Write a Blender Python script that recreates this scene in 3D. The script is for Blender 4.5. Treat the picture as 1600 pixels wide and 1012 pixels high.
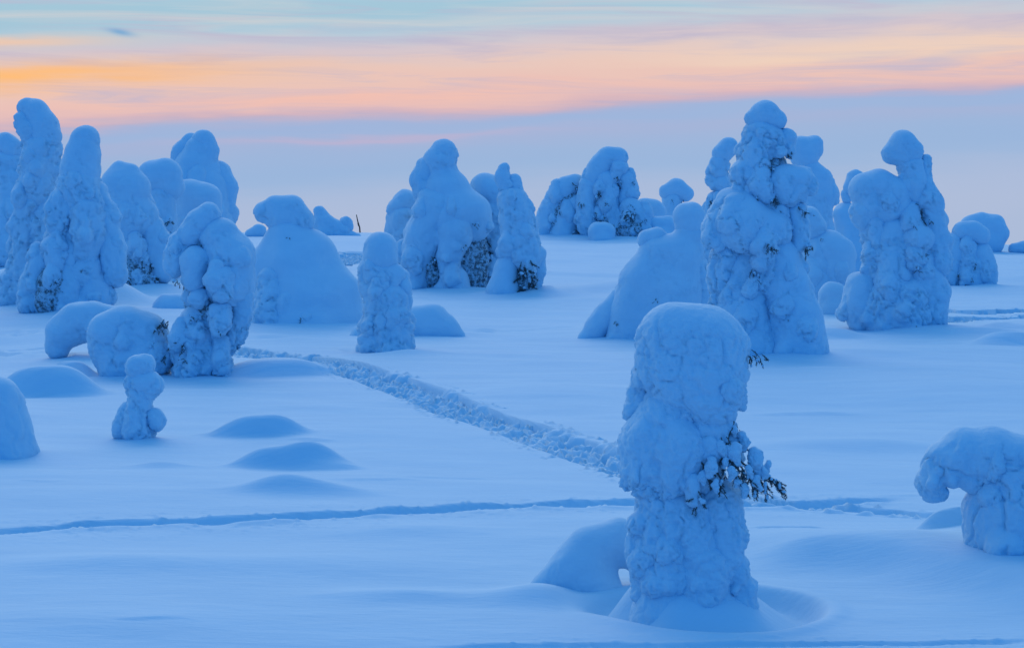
import bpy, math, random
import numpy as np

# ------------------------------------------------------------------ camera
scene = bpy.context.scene
for o in list(bpy.data.objects):
    bpy.data.objects.remove(o, do_unlink=True)
FPX = 1600 * 70.0 / 36.0            # focal length in photo pixels
CAM_Z = 3.15
HORIZON_ROW = 340.0
PITCH = math.atan((506.0 - HORIZON_ROW) / FPX)
cam_data = bpy.data.cameras.new("camera")
cam_data.lens = 70.0
cam_data.sensor_width = 36.0
cam_data.sensor_fit = 'HORIZONTAL'
cam_data.clip_start = 0.1
cam_data.clip_end = 20000.0
cam = bpy.data.objects.new("camera", cam_data)
scene.collection.objects.link(cam)
cam.location = (0, 0, CAM_Z)
cam.rotation_euler = (math.pi / 2 - PITCH, 0, 0)
scene.camera = cam

# ------------------------------------------------------------------ view
scene.view_settings.view_transform = 'Standard'
scene.view_settings.look = 'None'
scene.view_settings.exposure = 0.0
scene.view_settings.gamma = 1.0
scene.view_settings.use_curve_mapping = False


def lin(r, g, b):
    f = lambda c: (c / 12.92 if c <= 0.04045 else ((c + 0.055) / 1.055) ** 2.4)
    return (f(r / 255.0), f(g / 255.0), f(b / 255.0), 1.0)


# ------------------------------------------------------------------ sky (world)
world = bpy.data.worlds.new("World")
scene.world = world
world.use_nodes = True
wn = world.node_tree.nodes
wl = world.node_tree.links
wn.clear()


def N(t, **kw):
    n = wn.new(t)
    for k, v in kw.items():
        setattr(n, k, v)
    return n


def M(op, a, b=None, c=None, clamp=False):
    n = N('ShaderNodeMath', operation=op, use_clamp=clamp)
    for i, v in enumerate((a, b, c)):
        if v is None:
            continue
        if isinstance(v, (int, float)):
            n.inputs[i].default_value = v
        else:
            wl.new(v, n.inputs[i])
    return n.outputs[0]


def mixc(f, a, b):
    n = N('ShaderNodeMix', data_type='RGBA')
    for i, v in ((0, f), (6, a), (7, b)):
        if isinstance(v, (tuple, int, float)):
            n.inputs[i].default_value = v
        else:
            wl.new(v, n.inputs[i])
    return n.outputs[2]


def ramp(fac, stops, interp='B_SPLINE'):
    n = N('ShaderNodeValToRGB')
    cr = n.color_ramp
    cr.interpolation = interp
    while len(cr.elements) > 1:
        cr.elements.remove(cr.elements[-1])
    cr.elements[0].position = stops[0][0]
    cr.elements[0].color = stops[0][1]
    for p, c in stops[1:]:
        e = cr.elements.new(p)
        e.color = c
    wl.new(fac, n.inputs[0])
    return n.outputs[0]


tc = N('ShaderNodeTexCoord')
sep = N('ShaderNodeSeparateXYZ')
wl.new(tc.outputs['Generated'], sep.inputs[0])
DX, DY, DZ = sep.outputs
az = M('MULTIPLY', M('ARCTAN2', DX, DY), 180 / math.pi)      # 0 ahead, + to the right
el = M('MULTIPLY', M('ARCSINE', DZ), 180 / math.pi)


def sky_noise(sx, sy, off, detail=4.0, rough=0.55, scale=1.0, dist=0.0):
    cb = N('ShaderNodeCombineXYZ')
    wl.new(M('MULTIPLY', az, sx), cb.inputs[0])
    wl.new(M('MULTIPLY', el, sy), cb.inputs[1])
    cb.inputs[2].default_value = off
    n = N('ShaderNodeTexNoise', noise_dimensions='3D')
    n.inputs['Scale'].default_value = scale
    n.inputs['Detail'].default_value = detail
    n.inputs['Roughness'].default_value = rough
    n.inputs['Distortion'].default_value = dist
    wl.new(cb.outputs[0], n.inputs['Vector'])
    return n.outputs[0]


n1 = sky_noise(0.12, 0.55, 3.1, detail=4.0)
n2 = sky_noise(0.11, 2.2, 7.7, detail=4.0, rough=0.6, dist=0.5)
n3 = sky_noise(0.15, 2.4, 1.3, detail=5.0, rough=0.58, dist=0.9)
n4 = sky_noise(0.05, 0.9, 12.3, detail=4.0, rough=0.5, dist=0.3)
ew = M('ADD', el, M('MULTIPLY', M('SUBTRACT', n1, 0.5), 1.15))
ew = M('ADD', ew, M('MULTIPLY', M('SUBTRACT', n2, 0.5), 0.55))
ew = M('ADD', ew, M('MULTIPLY', az, -0.042))
fac = M('DIVIDE', M('ADD', ew, 1.0), 9.0, clamp=True)
S = lambda e: (e + 1.0) / 9.0
low = ramp(fac, [
    (0.0, lin(172, 188, 217)), (S(0.0), lin(174, 189, 218)), (S(0.8), lin(168, 187, 219)), (S(1.4), lin(156, 183, 220)),
    (S(2.0), lin(158, 182, 219)), (S(2.4), lin(164, 181, 217)), (S(2.7), lin(158, 182, 220)), (S(2.98), lin(170, 180, 214)),
    (S(3.16), lin(203, 180, 196)), (S(3.4), lin(228, 190, 188)), (S(4.2), lin(233, 198, 188)), (S(4.7), lin(218, 199, 202)),
    (S(5.05), lin(206, 198, 208)), (S(5.45), lin(180, 202, 218)), (S(6.2), lin(164, 199, 217)), (1.0, lin(172, 207, 222))],
    interp='CARDINAL')


def gauss(a0, sa, e0, se):
    da = M('DIVIDE', M('SUBTRACT', az, a0), sa)
    de = M('DIVIDE', M('SUBTRACT', ew, e0), se)
    r2 = M('ADD', M('MULTIPLY', da, da), M('MULTIPLY', de, de))
    return M('EXPONENT', M('MULTIPLY', r2, -1.0))


# lavender grey streaks within the warm bands
streak = M('MULTIPLY', M('SUBTRACT', n3, 0.47), 4.5, clamp=True)
low = mixc(M('MULTIPLY', M('MULTIPLY', streak, 0.75), M('MULTIPLY_ADD', ew, 1.4, -3.9, clamp=True)), low, lin(188, 183, 207))
veil = M('MULTIPLY', M('SUBTRACT', sky_noise(0.10, 1.9, 21.7, detail=5.0, dist=1.0), 0.46), 3.5, clamp=True)
low = mixc(M('MULTIPLY', veil, M('MULTIPLY', M('SUBTRACT', ew, 4.3), 0.45, clamp=True)), low, lin(214, 210, 210))
# glow towards the hidden sun, low on the left, and a paler one to the right
gl = M('MULTIPLY', gauss(-13.8, 6.5, 4.45, 0.30), M('ADD', 0.55, M('MULTIPLY', n2, 0.7)), clamp=True)
low = mixc(gl, low, lin(255, 190, 122))
gl2 = M('MULTIPLY', gauss(-14.5, 3.2, 5.4, 0.22), 0.7)
low = mixc(gl2, low, lin(252, 200, 160))
gl3 = M('MULTIPLY', gauss(11.0, 7.5, 4.4, 0.34), M('ADD', 0.2, M('MULTIPLY', n2, 0.7)), clamp=True)
low = mixc(gl3, low, lin(247, 217, 188))
gl4 = M('MULTIPLY', gauss(-5.0, 7.0, 3.62, 0.2), 0.5)
low = mixc(gl4, low, lin(250, 192, 172))
# thin pink veil under the band
gl5 = M('MULTIPLY', gauss(-4.0, 5.0, 2.55, 0.12), 0.55)
low = mixc(gl5, low, lin(200, 178, 204))
# small blue rift in the clouds
da = M('DIVIDE', M('SUBTRACT', az, -11.05), 0.36)
de = M('DIVIDE', M('ADD', M('SUBTRACT', el, 5.17), M('MULTIPLY', M('SUBTRACT', az, -11.05), 0.16)), 0.09)
rift = M('EXPONENT', M('MULTIPLY', M('ADD', M('MULTIPLY', da, da), M('MULTIPLY', de, de)), -1.0))
low = mixc(M('MULTIPLY', rift, M('ADD', 0.3, M('MULTIPLY', n3, 1.1)), clamp=True), low, lin(112, 166, 212))

# the sky above the frame and all round: pale blue high veil, deeper blue away from the glow
hi = ramp(M('DIVIDE', el, 90.0, clamp=True), [
    (0.0, (0.40, 0.64, 0.78, 1)), (0.10, (0.43, 0.68, 0.88, 1)), (0.30, (0.36, 0.62, 0.90, 1)), (0.6, (0.15, 0.47, 0.84, 1)), (1.0, (0.07, 0.37, 0.78, 1))],
    interp='EASE')
hi = mixc(M('MULTIPLY', M('SUBTRACT', n4, 0.42), 1.2, clamp=True), hi, (0.46, 0.62, 0.84, 1))
ahead = M('COSINE', M('MULTIPLY', M('ADD', az, 8.0), math.pi / 180))          # 1 towards the glow, -1 behind
wback = M('MULTIPLY', M('MULTIPLY_ADD', ahead, -0.70, 0.50, clamp=True), M('POWER', M('COSINE', M('MULTIPLY', el, math.pi / 180)), 1.4), clamp=True)
t_hi = N('ShaderNodeMapRange', interpolation_type='SMOOTHSTEP')
wl.new(el, t_hi.inputs[0])
t_hi.inputs[1].default_value = 5.6
t_hi.inputs[2].default_value = 9.5
sky = mixc(t_hi.outputs[0], low, hi)
sky = mixc(wback, sky, (0.012, 0.29, 0.86, 1))
bg = N('ShaderNodeBackground')
bg.inputs['Strength'].default_value = 1.0
wl.new(sky, bg.inputs['Color'])
wo = N('ShaderNodeOutputWorld')
wl.new(bg.outputs[0], wo.inputs[0])

# soft afterglow of the sun just below the horizon, ahead and to the left
sun_data = bpy.data.lights.new("sun", 'SUN')
sun_data.energy = 1.1
sun_data.angle = math.radians(55)
sun_data.color = (1.0, 0.79, 0.68)
sun = bpy.data.objects.new("sun", sun_data)
scene.collection.objects.link(sun)
sun.rotation_euler = (math.radians(-54), 0, math.radians(14))    # light travels towards the camera and down
sun.location = (-30, 150, 60)

# ------------------------------------------------------------------ geometry helpers
cp, sp_ = math.cos(PITCH), math.sin(PITCH)


def ray(x, y):
    u = (x - 800.0) / FPX
    v = (506.0 - y) / FPX
    return (u, cp + v * sp_, -sp_ + v * cp)


def at(x, y, Y):
    d = ray(x, y)
    t = Y / d[1]
    return (d[0] * t, Y, CAM_Z + d[2] * t)


_pts = [(-3000, -300), (-400, -14), (-60, 0.1), (0, 0.0), (30, -0.03), (46, 0.06), (58, 0.3), (70, 0.62), (90, 1.25), (115, 2.03), (128, 2.12), (150, 1.3),
        (300, -12), (1000, -90), (9000, -420)]
_ty = np.linspace(-60, 320, 3801)
_tz = np.interp(_ty, [p[0] for p in _pts], [p[1] for p in _pts])
_k = np.hanning(121)
_k /= _k.sum()
_tz = np.convolve(np.pad(_tz, 60, mode='edge'), _k, mode='valid')


def sstep(a, b, x):
    t = np.clip((x - a) / (b - a), 0, 1)
    return t * t * (3 - 2 * t)


def base_h(x, y):
    x = np.asarray(x, float)
    y = np.asarray(y, float)
    z = np.where((y > -55) & (y < 315), np.interp(y, _ty, _tz),
                 np.interp(y, [p[0] for p in _pts], [p[1] for p in _pts]))
    z = z - 0.75 * sstep(14, 32, x) * sstep(72, 112, y)
    z = z - 0.25 * sstep(-20, -40, x) * sstep(60, 100, y)
    return z


# ---- noise -------------------------------------------------------
def _hash(ix, iy, iz, s):
    h = (ix.astype(np.int64) * 374761393 + iy.astype(np.int64) * 668265263 + iz.astype(np.int64) * 2147483647 + s * 974634777) & 0xFFFFFFFF
    h = ((h ^ (h >> 13)) * 1274126177) & 0xFFFFFFFF
    h = ((h ^ (h >> 16)) * 2246822519) & 0xFFFFFFFF
    h = h ^ (h >> 15)
    return (h & 0xFFFFFF) / float(0xFFFFFF)


def vnoise(p, s=0):
    """value noise in -1..1, p is (n,3)"""
    i = np.floor(p).astype(np.int64)
    f = p - i
    f = f * f * f * (f * (f * 6 - 15) + 10)
    r = 0
    for dx in (0, 1):
        for dy in (0, 1):
            for dz in (0, 1):
                w = (f[:, 0] if dx else 1 - f[:, 0]) * (f[:, 1] if dy else 1 - f[:, 1]) * (f[:, 2] if dz else 1 - f[:, 2])
                r = r + w * _hash(i[:, 0] + dx, i[:, 1] + dy, i[:, 2] + dz, s)
    return r * 2 - 1


def fbm(p, s=0, oct=3, gain=0.5):
    a, r = 1.0, 0
    for k in range(oct):
        r = r + a * vnoise(p * (2.03 ** k) + 17.3 * k, s + k)
        a *= gain
    return r


def worley(p, s=0, both=False):
    i = np.floor(p).astype(np.int64)
    best = np.full(len(p), 9.0)
    second = np.full(len(p), 9.0)
    for dx in (-1, 0, 1):
        for dy in (-1, 0, 1):
            for dz in (-1, 0, 1):
                c = i + np.array((dx, dy, dz))
                q = np.stack([c[:, a] + 0.15 + 0.7 * _hash(c[:, 0], c[:, 1], c[:, 2], s + 11 * a) for a in range(3)], 1)
                d2 = ((q - p) ** 2).sum(1)
                second = np.minimum(second, np.maximum(best, d2))
                best = np.minimum(best, d2)
    return (np.sqrt(best), np.sqrt(second)) if both else np.sqrt(best)


# ---- implicit surface --------------------------------------------
def sd_cone(P, a, b, r1, r2):
    """round cone between spheres a,r1 and b,r2"""
    a = np.asarray(a, float)
    b = np.asarray(b, float)
    ba = b - a
    l2 = float(ba @ ba)
    if l2 < 1e-9 or abs(r1 - r2) ** 2 >= l2:
        big = a if r1 >= r2 else b
        return np.sqrt(((P - big) ** 2).sum(-1)) - max(r1, r2)
    pa = P - a
    h = np.clip((pa @ ba) / l2, 0, 1)
    # linear radius taper with smooth shoulders
    hs = h * h * (3 - 2 * h) * 0.5 + h * 0.5
    return np.sqrt(((pa - h[..., None] * ba) ** 2).sum(-1)) - (r1 + (r2 - r1) * hs)


def smin(a, b, k):
    h = np.maximum(k - np.abs(a - b), 0) / k
    return np.minimum(a, b) - h * h * k * 0.25


def smax(a, b, k):
    return -smin(-a, -b, k)


def surface_nets(F, org, h):
    nx, ny, nz = F.shape
    ins = F < 0
    c = np.zeros((nx - 1, ny - 1, nz - 1), np.int8)
    for dx in (0, 1):
        for dy in (0, 1):
            for dz in (0, 1):
                c += ins[dx:nx - 1 + dx, dy:ny - 1 + dy, dz:nz - 1 + dz]
    act = (c > 0) & (c < 8)
    ii = np.argwhere(act)
    if len(ii) == 0:
        return None
    idx = np.full(act.shape, -1, np.int64)
    idx[act] = np.arange(len(ii))
    acc = np.zeros((len(ii), 3))
    cnt = np.zeros(len(ii))
    cor = [(0, 0, 0), (1, 0, 0), (0, 1, 0), (1, 1, 0), (0, 0, 1), (1, 0, 1), (0, 1, 1), (1, 1, 1)]
    val = [F[ii[:, 0] + d[0], ii[:, 1] + d[1], ii[:, 2] + d[2]] for d in cor]
    for p in range(8):
        for q in range(p + 1, 8):
            if sum(abs(cor[p][k] - cor[q][k]) for k in range(3)) != 1:
                continue
            m = (val[p] < 0) != (val[q] < 0)
            t = np.where(m, val[p] / np.where(m, val[p] - val[q], 1), 0)
            pos = np.array(cor[p]) + t[:, None] * (np.array(cor[q]) - np.array(cor[p]))
            acc += pos * m[:, None]
            cnt += m
    V = (ii + acc / cnt[:, None]) * h + np.asarray(org)
    quads = []
    for ax in range(3):
        o1, o2 = [(1, 2), (2, 0), (0, 1)][ax]
        sl = [slice(1, -1)] * 3
        sl[ax] = slice(0, -1)
        s2 = [slice(1, -1)] * 3
        s2[ax] = slice(1, None)
        A = ins[tuple(sl)]
        B = ins[tuple(s2)]
        e = np.argwhere(A != B)
        if len(e) == 0:
            continue
        flip = A[tuple(e.T)]
        e = e.copy()
        for k in range(3):
            if k != ax:
                e[:, k] += 1
        u = np.zeros(3, int)
        u[o1] = 1
        w = np.zeros(3, int)
        w[o2] = 1
        q = np.stack([idx[tuple((e - u - w).T)], idx[tuple((e - w).T)], idx[tuple(e.T)], idx[tuple((e - u).T)]], 1)
        q[~flip] = q[~flip][:, ::-1]
        quads.append(q)
    return V, np.concatenate(quads)


def vert_normals(V, Q):
    n = np.cross(V[Q[:, 2]] - V[Q[:, 0]], V[Q[:, 3]] - V[Q[:, 1]])
    out = np.zeros_like(V)
    for k in range(4):
        for a in range(3):
            out[:, a] += np.bincount(Q[:, k], n[:, a], len(V))
    return out / np.maximum(np.linalg.norm(out, axis=1), 1e-12)[:, None]


# ---- mesh / objects ----------------------------------------------
def mesh_from(name, V, Q, mat, smooth=True):
    me = bpy.data.meshes.new(name)
    V = np.ascontiguousarray(V, np.float32)
    Q = np.ascontiguousarray(Q, np.int32)
    k = Q.shape[1]
    me.vertices.add(len(V))
    me.vertices.foreach_set('co', V.ravel())
    me.loops.add(Q.size)
    me.loops.foreach_set('vertex_index', Q.ravel())
    me.polygons.add(len(Q))
    me.polygons.foreach_set('loop_start', np.arange(0, Q.size, k, dtype=np.int32))
    me.polygons.foreach_set('loop_total', np.full(len(Q), k, np.int32))
    me.polygons.foreach_set('use_smooth', np.full(len(Q), smooth, bool))
    me.update(calc_edges=True)
    me.validate()
    me.materials.append(mat)
    return me


COL = scene.collection


def obj(name, me, parent=None, loc=(0, 0, 0)):
    o = bpy.data.objects.new(name, me)
    COL.objects.link(o)
    o.location = loc
    if parent is not None:
        o.parent = parent
    return o


def tag(o, label=None, cat=None, group=None, kind=None):
    if label:
        o['label'] = label
    if cat:
        o['category'] = cat
    if group:
        o['group'] = group
    if kind:
        o['kind'] = kind
    return o


# ------------------------------------------------------------------ materials
def new_mat(name):
    m = bpy.data.materials.new(name)
    m.use_nodes = True
    nt = m.node_tree
    b = nt.nodes['Principled BSDF']
    return m, nt, b


def snow_material(name, bump=0.5, scale=26.0, aniso=(1, 1, 1), grain=1.0):
    m, nt, b = new_mat(name)
    b.inputs['Roughness'].default_value = 0.75
    b.inputs['Specular IOR Level'].default_value = 0.12
    t = nt.nodes.new('ShaderNodeTexCoord')
    mp = nt.nodes.new('ShaderNodeMapping')
    mp.inputs['Scale'].default_value = aniso
    nt.links.new(t.outputs['Object'], mp.inputs[0])
    n1_ = nt.nodes.new('ShaderNodeTexNoise')
    n1_.inputs['Scale'].default_value = scale
    n1_.inputs['Detail'].default_value = 5.0
    n1_.inputs['Roughness'].default_value = 0.6
    nt.links.new(mp.outputs[0], n1_.inputs['Vector'])
    n2_ = nt.nodes.new('ShaderNodeTexNoise')
    n2_.inputs['Scale'].default_value = 1.4
    n2_.inputs['Detail'].default_value = 3.0
    nt.links.new(mp.outputs[0], n2_.inputs['Vector'])
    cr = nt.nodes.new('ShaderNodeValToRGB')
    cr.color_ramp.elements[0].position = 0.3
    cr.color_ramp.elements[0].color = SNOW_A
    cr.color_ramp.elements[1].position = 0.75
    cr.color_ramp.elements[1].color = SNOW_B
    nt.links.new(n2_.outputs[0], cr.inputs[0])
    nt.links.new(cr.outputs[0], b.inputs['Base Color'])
    bp = nt.nodes.new('ShaderNodeBump')
    bp.inputs['Strength'].default_value = bump
    bp.inputs['Distance'].default_value = 0.02 * grain
    nt.links.new(n1_.outputs[0], bp.inputs['Height'])
    nt.links.new(bp.outputs[0], b.inputs['Normal'])
    return m


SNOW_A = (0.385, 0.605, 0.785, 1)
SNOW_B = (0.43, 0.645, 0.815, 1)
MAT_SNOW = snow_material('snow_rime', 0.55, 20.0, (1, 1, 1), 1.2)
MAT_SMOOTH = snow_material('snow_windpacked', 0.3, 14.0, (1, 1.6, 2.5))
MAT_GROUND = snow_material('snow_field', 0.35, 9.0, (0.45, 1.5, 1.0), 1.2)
m, nt, b = new_mat('dark_bark')
b.inputs['Roughness'].default_value = 0.9
_n = nt.nodes.new('ShaderNodeTexNoise')
_n.inputs['Scale'].default_value = 18.0
_c = nt.nodes.new('ShaderNodeValToRGB')
_c.color_ramp.elements[0].color = (0.016, 0.013, 0.012, 1)
_c.color_ramp.elements[1].color = (0.055, 0.045, 0.04, 1)
nt.links.new(_n.outputs[0], _c.inputs[0])
nt.links.new(_c.outputs[0], b.inputs['Base Color'])
MAT_BARK = m
m, nt, b = new_mat('conifer_needles')
b.inputs['Roughness'].default_value = 0.85
_n = nt.nodes.new('ShaderNodeTexNoise')
_n.inputs['Scale'].default_value = 30.0
_c = nt.nodes.new('ShaderNodeValToRGB')
_c.color_ramp.elements[0].color = (0.028, 0.045, 0.058, 1)
_c.color_ramp.elements[1].color = (0.075, 0.105, 0.13, 1)
nt.links.new(_n.outputs[0], _c.inputs[0])
nt.links.new(_c.outputs[0], b.inputs['Base Color'])
MAT_NEEDLE = m

# dark foliage seen in the gaps between the snow clumps, half caked with rime
m, nt, b = new_mat('rimed_foliage')
b.inputs['Roughness'].default_value = 0.9
_t = nt.nodes.new('ShaderNodeTexCoord')
_n = nt.nodes.new('ShaderNodeTexNoise')
_n.inputs['Scale'].default_value = 7.0
_n.inputs['Detail'].default_value = 6.0
_n.inputs['Roughness'].default_value = 0.7
nt.links.new(_t.outputs['Object'], _n.inputs['Vector'])
_c = nt.nodes.new('ShaderNodeValToRGB')
_c.color_ramp.elements[0].position = 0.40
_c.color_ramp.elements[0].color = (0.07, 0.11, 0.15, 1)
_c.color_ramp.elements[1].position = 0.57
_c.color_ramp.elements[1].color = SNOW_A
nt.links.new(_n.outputs[0], _c.inputs[0])
nt.links.new(_c.outputs[0], b.inputs['Base Color'])
_b = nt.nodes.new('ShaderNodeBump')
_b.inputs['Strength'].default_value = 1.0
_b.inputs['Distance'].default_value = 0.08
nt.links.new(_n.outputs[0], _b.inputs['Height'])
nt.links.new(_b.outputs[0], b.inputs['Normal'])
MAT_FOLIAGE = m

# ------------------------------------------------------------------ ground
def ground_hit(x, y):
    """world point where the photo pixel meets the undisturbed snow field"""
    d = ray(x, y)
    Y = np.concatenate([np.arange(8, 60, 0.02), np.arange(60, 128, 0.05)])
    X = d[0] / d[1] * Y
    Z = CAM_Z + d[2] / d[1] * Y
    below = np.nonzero(Z <= base_h(X, Y))[0]
    k = below[0] if len(below) else len(Y) - 1
    return float(X[k]), float(Y[k])


DENTS = []      # functions (x, y) -> dz


def mound(px, row, hw, hh, depth=0.9, power=1.4, rot=0.0, soft=False):
    """swell whose front foot is at photo row `row`, half width and height in photo pixels"""
    gx, gy = ground_hit(px, row)
    s = gy / FPX
    w = hw * s
    h = hh * s * 1.2
    cy = gy + w * depth * 0.5

    def f(x, y):
        dx = (x - gx)
        dy = (y - cy)
        u = (dx * math.cos(rot) + dy * math.sin(rot)) / w
        v = (-dx * math.sin(rot) + dy * math.cos(rot)) / (w * depth)
        v = np.where(v < 0, v * (1.0 if soft else 2.6), v * 0.8)
        r2 = u * u + v * v
        return h * (np.exp(-r2 * 1.6) if soft else 0.95 * np.exp(-(r2 ** 1.8) * 1.1))
    DENTS.append(f)


def poly_dist(x, y, pts):
    best = np.full(x.shape, 1e9)
    tpar = np.zeros(x.shape)
    L = 0.0
    for (x0, y0), (x1, y1) in zip(pts[:-1], pts[1:]):
        ex, ey = x1 - x0, y1 - y0
        l = math.hypot(ex, ey)
        t = np.clip(((x - x0) * ex + (y - y0) * ey) / (l * l), 0, 1)
        dx = x - x0 - t * ex
        dy = y - y0 - t * ey
        d = np.hypot(dx, dy)
        sgn = np.sign(ex * (y - y0) - ey * (x - x0))
        m = d < np.abs(best)
        best = np.where(m, d * np.where(sgn == 0, 1, sgn), best)
        tpar = np.where(m, L + t * l, tpar)
        L += l
    return best, tpar


def smooth_poly(px, n=6):
    p = np.array([ground_hit(*q) for q in px])
    t = np.arange(len(p))
    tt = np.linspace(0, len(p) - 1, (len(p) - 1) * n + 1)
    out = []
    for v in tt:
        i = min(int(v), len(p) - 2)
        f = v - i
        p0, p1, p2, p3 = p[max(i - 1, 0)], p[i], p[i + 1], p[min(i + 2, len(p) - 1)]
        out.append(tuple(0.5 * (2 * p1 + (p2 - p0) * f + (2 * p0 - 5 * p1 + 4 * p2 - p3) * f * f + (3 * p1 - p0 - 3 * p2 + p3) * f ** 3)))
    return out


def n2d(x, y, s, z=0.0):
    sh = x.shape
    return vnoise(np.stack([x.ravel(), y.ravel(), np.full(x.size, z)], 1), s).reshape(sh)


def trampled(px, width, depth, seed, step=0.36, rough=1.0):
    pts = smooth_poly(px)
    xs = [p[0] for p in pts]
    ys = [p[1] for p in pts]

    def f(x, y):
        out = np.zeros(x.shape)
        m = (x > min(xs) - 2) & (x < max(xs) + 2) & (y > min(ys) - 3) & (y < max(ys) + 3)
        if not m.any():
            return out
        X, Y = x[m], y[m]
        d, t = poly_dist(X, Y, pts)
        wob = 0.22 * width * n2d(X * 1.1, Y * 1.1, seed) + 0.12 * width * n2d(X * 4, Y * 4, seed + 1)
        a = np.abs(d) + wob
        core = 1 - sstep(width * 0.30, width * 0.55, a)
        lip = np.exp(-((a - width * 0.6) / (0.16 * width)) ** 2)
        # footprints: jittered pits and thrown blocks
        P = np.stack([X / step, Y / step, np.full(X.size, seed * 3.7)], 1)
        w1 = worley(P, seed)
        w2 = worley(P * 2.3 + 5, seed + 3)
        pit = 1 - sstep(0.22, 0.60, w1 + 0.25 * (w2 - 0.5))
        fn = n2d(X * 6.5, Y * 4.5, seed + 7) + 0.7 * n2d(X * 13, Y * 8, seed + 8)
        v = depth * core * (-0.30 - 0.85 * pit * rough + 0.14 * rough * fn)
        v = np.where(core > 0.5, np.minimum(v, -0.12 * depth), v)
        v = v + lip * depth * (0.06 + 0.35 * np.clip(n2d(X * 6, Y * 6, seed + 5), 0, 1) * rough)
        out[m] = v
        return out
    DENTS.append(f)


def ski_track(px, width, depth, seed, crumbs=1.0):
    pts = smooth_poly(px)
    xs = [p[0] for p in pts]
    ys = [p[1] for p in pts]

    def f(x, y):
        out = np.zeros(x.shape)
        m = (x > min(xs) - 2) & (x < max(xs) + 2) & (y > min(ys) - 2) & (y < max(ys) + 2)
        if not m.any():
            return out
        X, Y = x[m], y[m]
        d, t = poly_dist(X, Y, pts)
        d = d + 0.05 * n2d(X * 1.7, Y * 1.7, seed)
        L = t.max() + 1e-6
        fade = sstep(0, 0.12 * L, t) * (1 - sstep(0.9 * L, L, t))
        g = 1 - sstep(width * 0.32, width * 0.6, np.abs(d))
        v = -depth * g * (0.95 + 0.2 * n2d(X * 3, Y * 3, seed + 1))
        near = np.exp(-((np.abs(d) - width * 0.75) / (width * 0.3)) ** 2)
        v = v + near * depth * 0.18 * (0.6 + 0.8 * n2d(X * 3, Y * 3, seed + 2))
        cr = np.exp(-(np.abs(d) / (width * 2.2)) ** 2) * np.clip(n2d(X * 17, Y * 17, seed + 3) - 0.45, 0, 1) * 0.10 * crumbs
        out[m] = (v + cr) * fade
        return out
    DENTS.append(f)


def sastrugi(px, hw, length, h, seed):
    """small wind-cut step"""
    gx, gy = ground_hit(*px)

    def f(x, y):
        s = gy / FPX
        u = (x - gx) / (hw * s)
        w = length * s
        v = (y - gy - 0.25 * w * np.sin(u * 2.3 + seed)) / w
        return h * s * np.exp(-u * u * u * u) * np.where(v < 0, np.exp(-(v * 9) ** 2), np.exp(-v * v * 1.2))
    DENTS.append(f)


def height(x, y):
    z = base_h(x, y)
    r = np.hypot(x, y)
    near = 1 - sstep(140, 220, r)
    sw = 0.14 * n2d(x * 0.13, y * 0.10, 3) + 0.085 * n2d(x * 0.27 + y * 0.05, y * 0.31, 4) + 0.026 * n2d(x * 0.6 + 0.3 * y, y * 1.0, 5)
    sw = sw + 0.007 * n2d(x * 1.3 + 0.4 * y, y * 3.0, 6) + 0.003 * n2d(x * 4 + y, y * 8, 8)
    z = z + sw * near * (0.65 + 0.35 * sstep(20, 45, y))
    for f in DENTS:
        z = z + f(x, y)
    return z


def hgt(x, y):
    return float(height(np.array([[float(x)]]), np.array([[float(y)]]))[0, 0])

# ---- the relief of the snow field (photo pixel coordinates of what is seen there)
mound(404, 685, 66, 27, 0.8, rot=0.12)
mound(446, 734, 82, 30, 0.9)
mound(500, 736, 60, 10, 0.8)
mound(440, 782, 85, 20, 0.5, soft=True)
mound(520, 784, 90, 9, 0.5, soft=True)
mound(250, 735, 60, 7, 0.5, soft=True)
mound(640, 850, 160, 7, 0.4, soft=True)
mound(180, 905, 240, 12, 0.35, soft=True)
mound(620, 945, 150, 10, 0.35, soft=True)
mound(1330, 700, 200, 9, 0.4, soft=True)
mound(62, 622, 80, 42, 0.9)
mound(425, 588, 85, 20, 0.8, 1.2)
mound(108, 586, 34, 20, 0.9, 0.9)
mound(1490, 858, 48, 26, 0.7, 0.8)
mound(1420, 890, 210, 13, 0.5, soft=True)
mound(1290, 530, 60, 12, 0.8, 1.4)
mound(1590, 545, 60, 18, 0.8, 1.2)
mound(1050, 455, 160, 18, 0.5, soft=True)
mound(165, 480, 70, 34, 0.9, soft=True)
mound(10, 440, 60, 18, 0.9, soft=True)
mound(700, 525, 90, 8, 0.6, soft=True)
mound(640, 560, 60, 6, 0.6, soft=True)
mound(870, 462, 60, 7, 0.7, soft=True)
mound(150, 1000, 300, 10, 0.6, soft=True)
mound(520, 905, 260, 8, 0.5, soft=True)
PATH = smooth_poly([(300, 548), (360, 551), (420, 558), (480, 567), (560, 584), (640, 609), (720, 640), (800, 665), (870, 690), (960, 720), (1060, 755), (1120, 776)])
PATH_R = smooth_poly([(1090, 770), (1170, 786), (1240, 794), (1300, 799), (1420, 808), (1510, 815)])


def trench(pts, width, depth):
    def f(x, y):
        out = np.zeros(x.shape)
        xs, ys = [p[0] for p in pts], [p[1] for p in pts]
        m_ = (x > min(xs) - 2) & (x < max(xs) + 2) & (y > min(ys) - 2) & (y < max(ys) + 2)
        if m_.any():
            d, t = poly_dist(x[m_], y[m_], pts)
            out[m_] = -depth * (1 - sstep(width * 0.40, width * 0.5, np.abs(d)))
        return out
    return f


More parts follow.
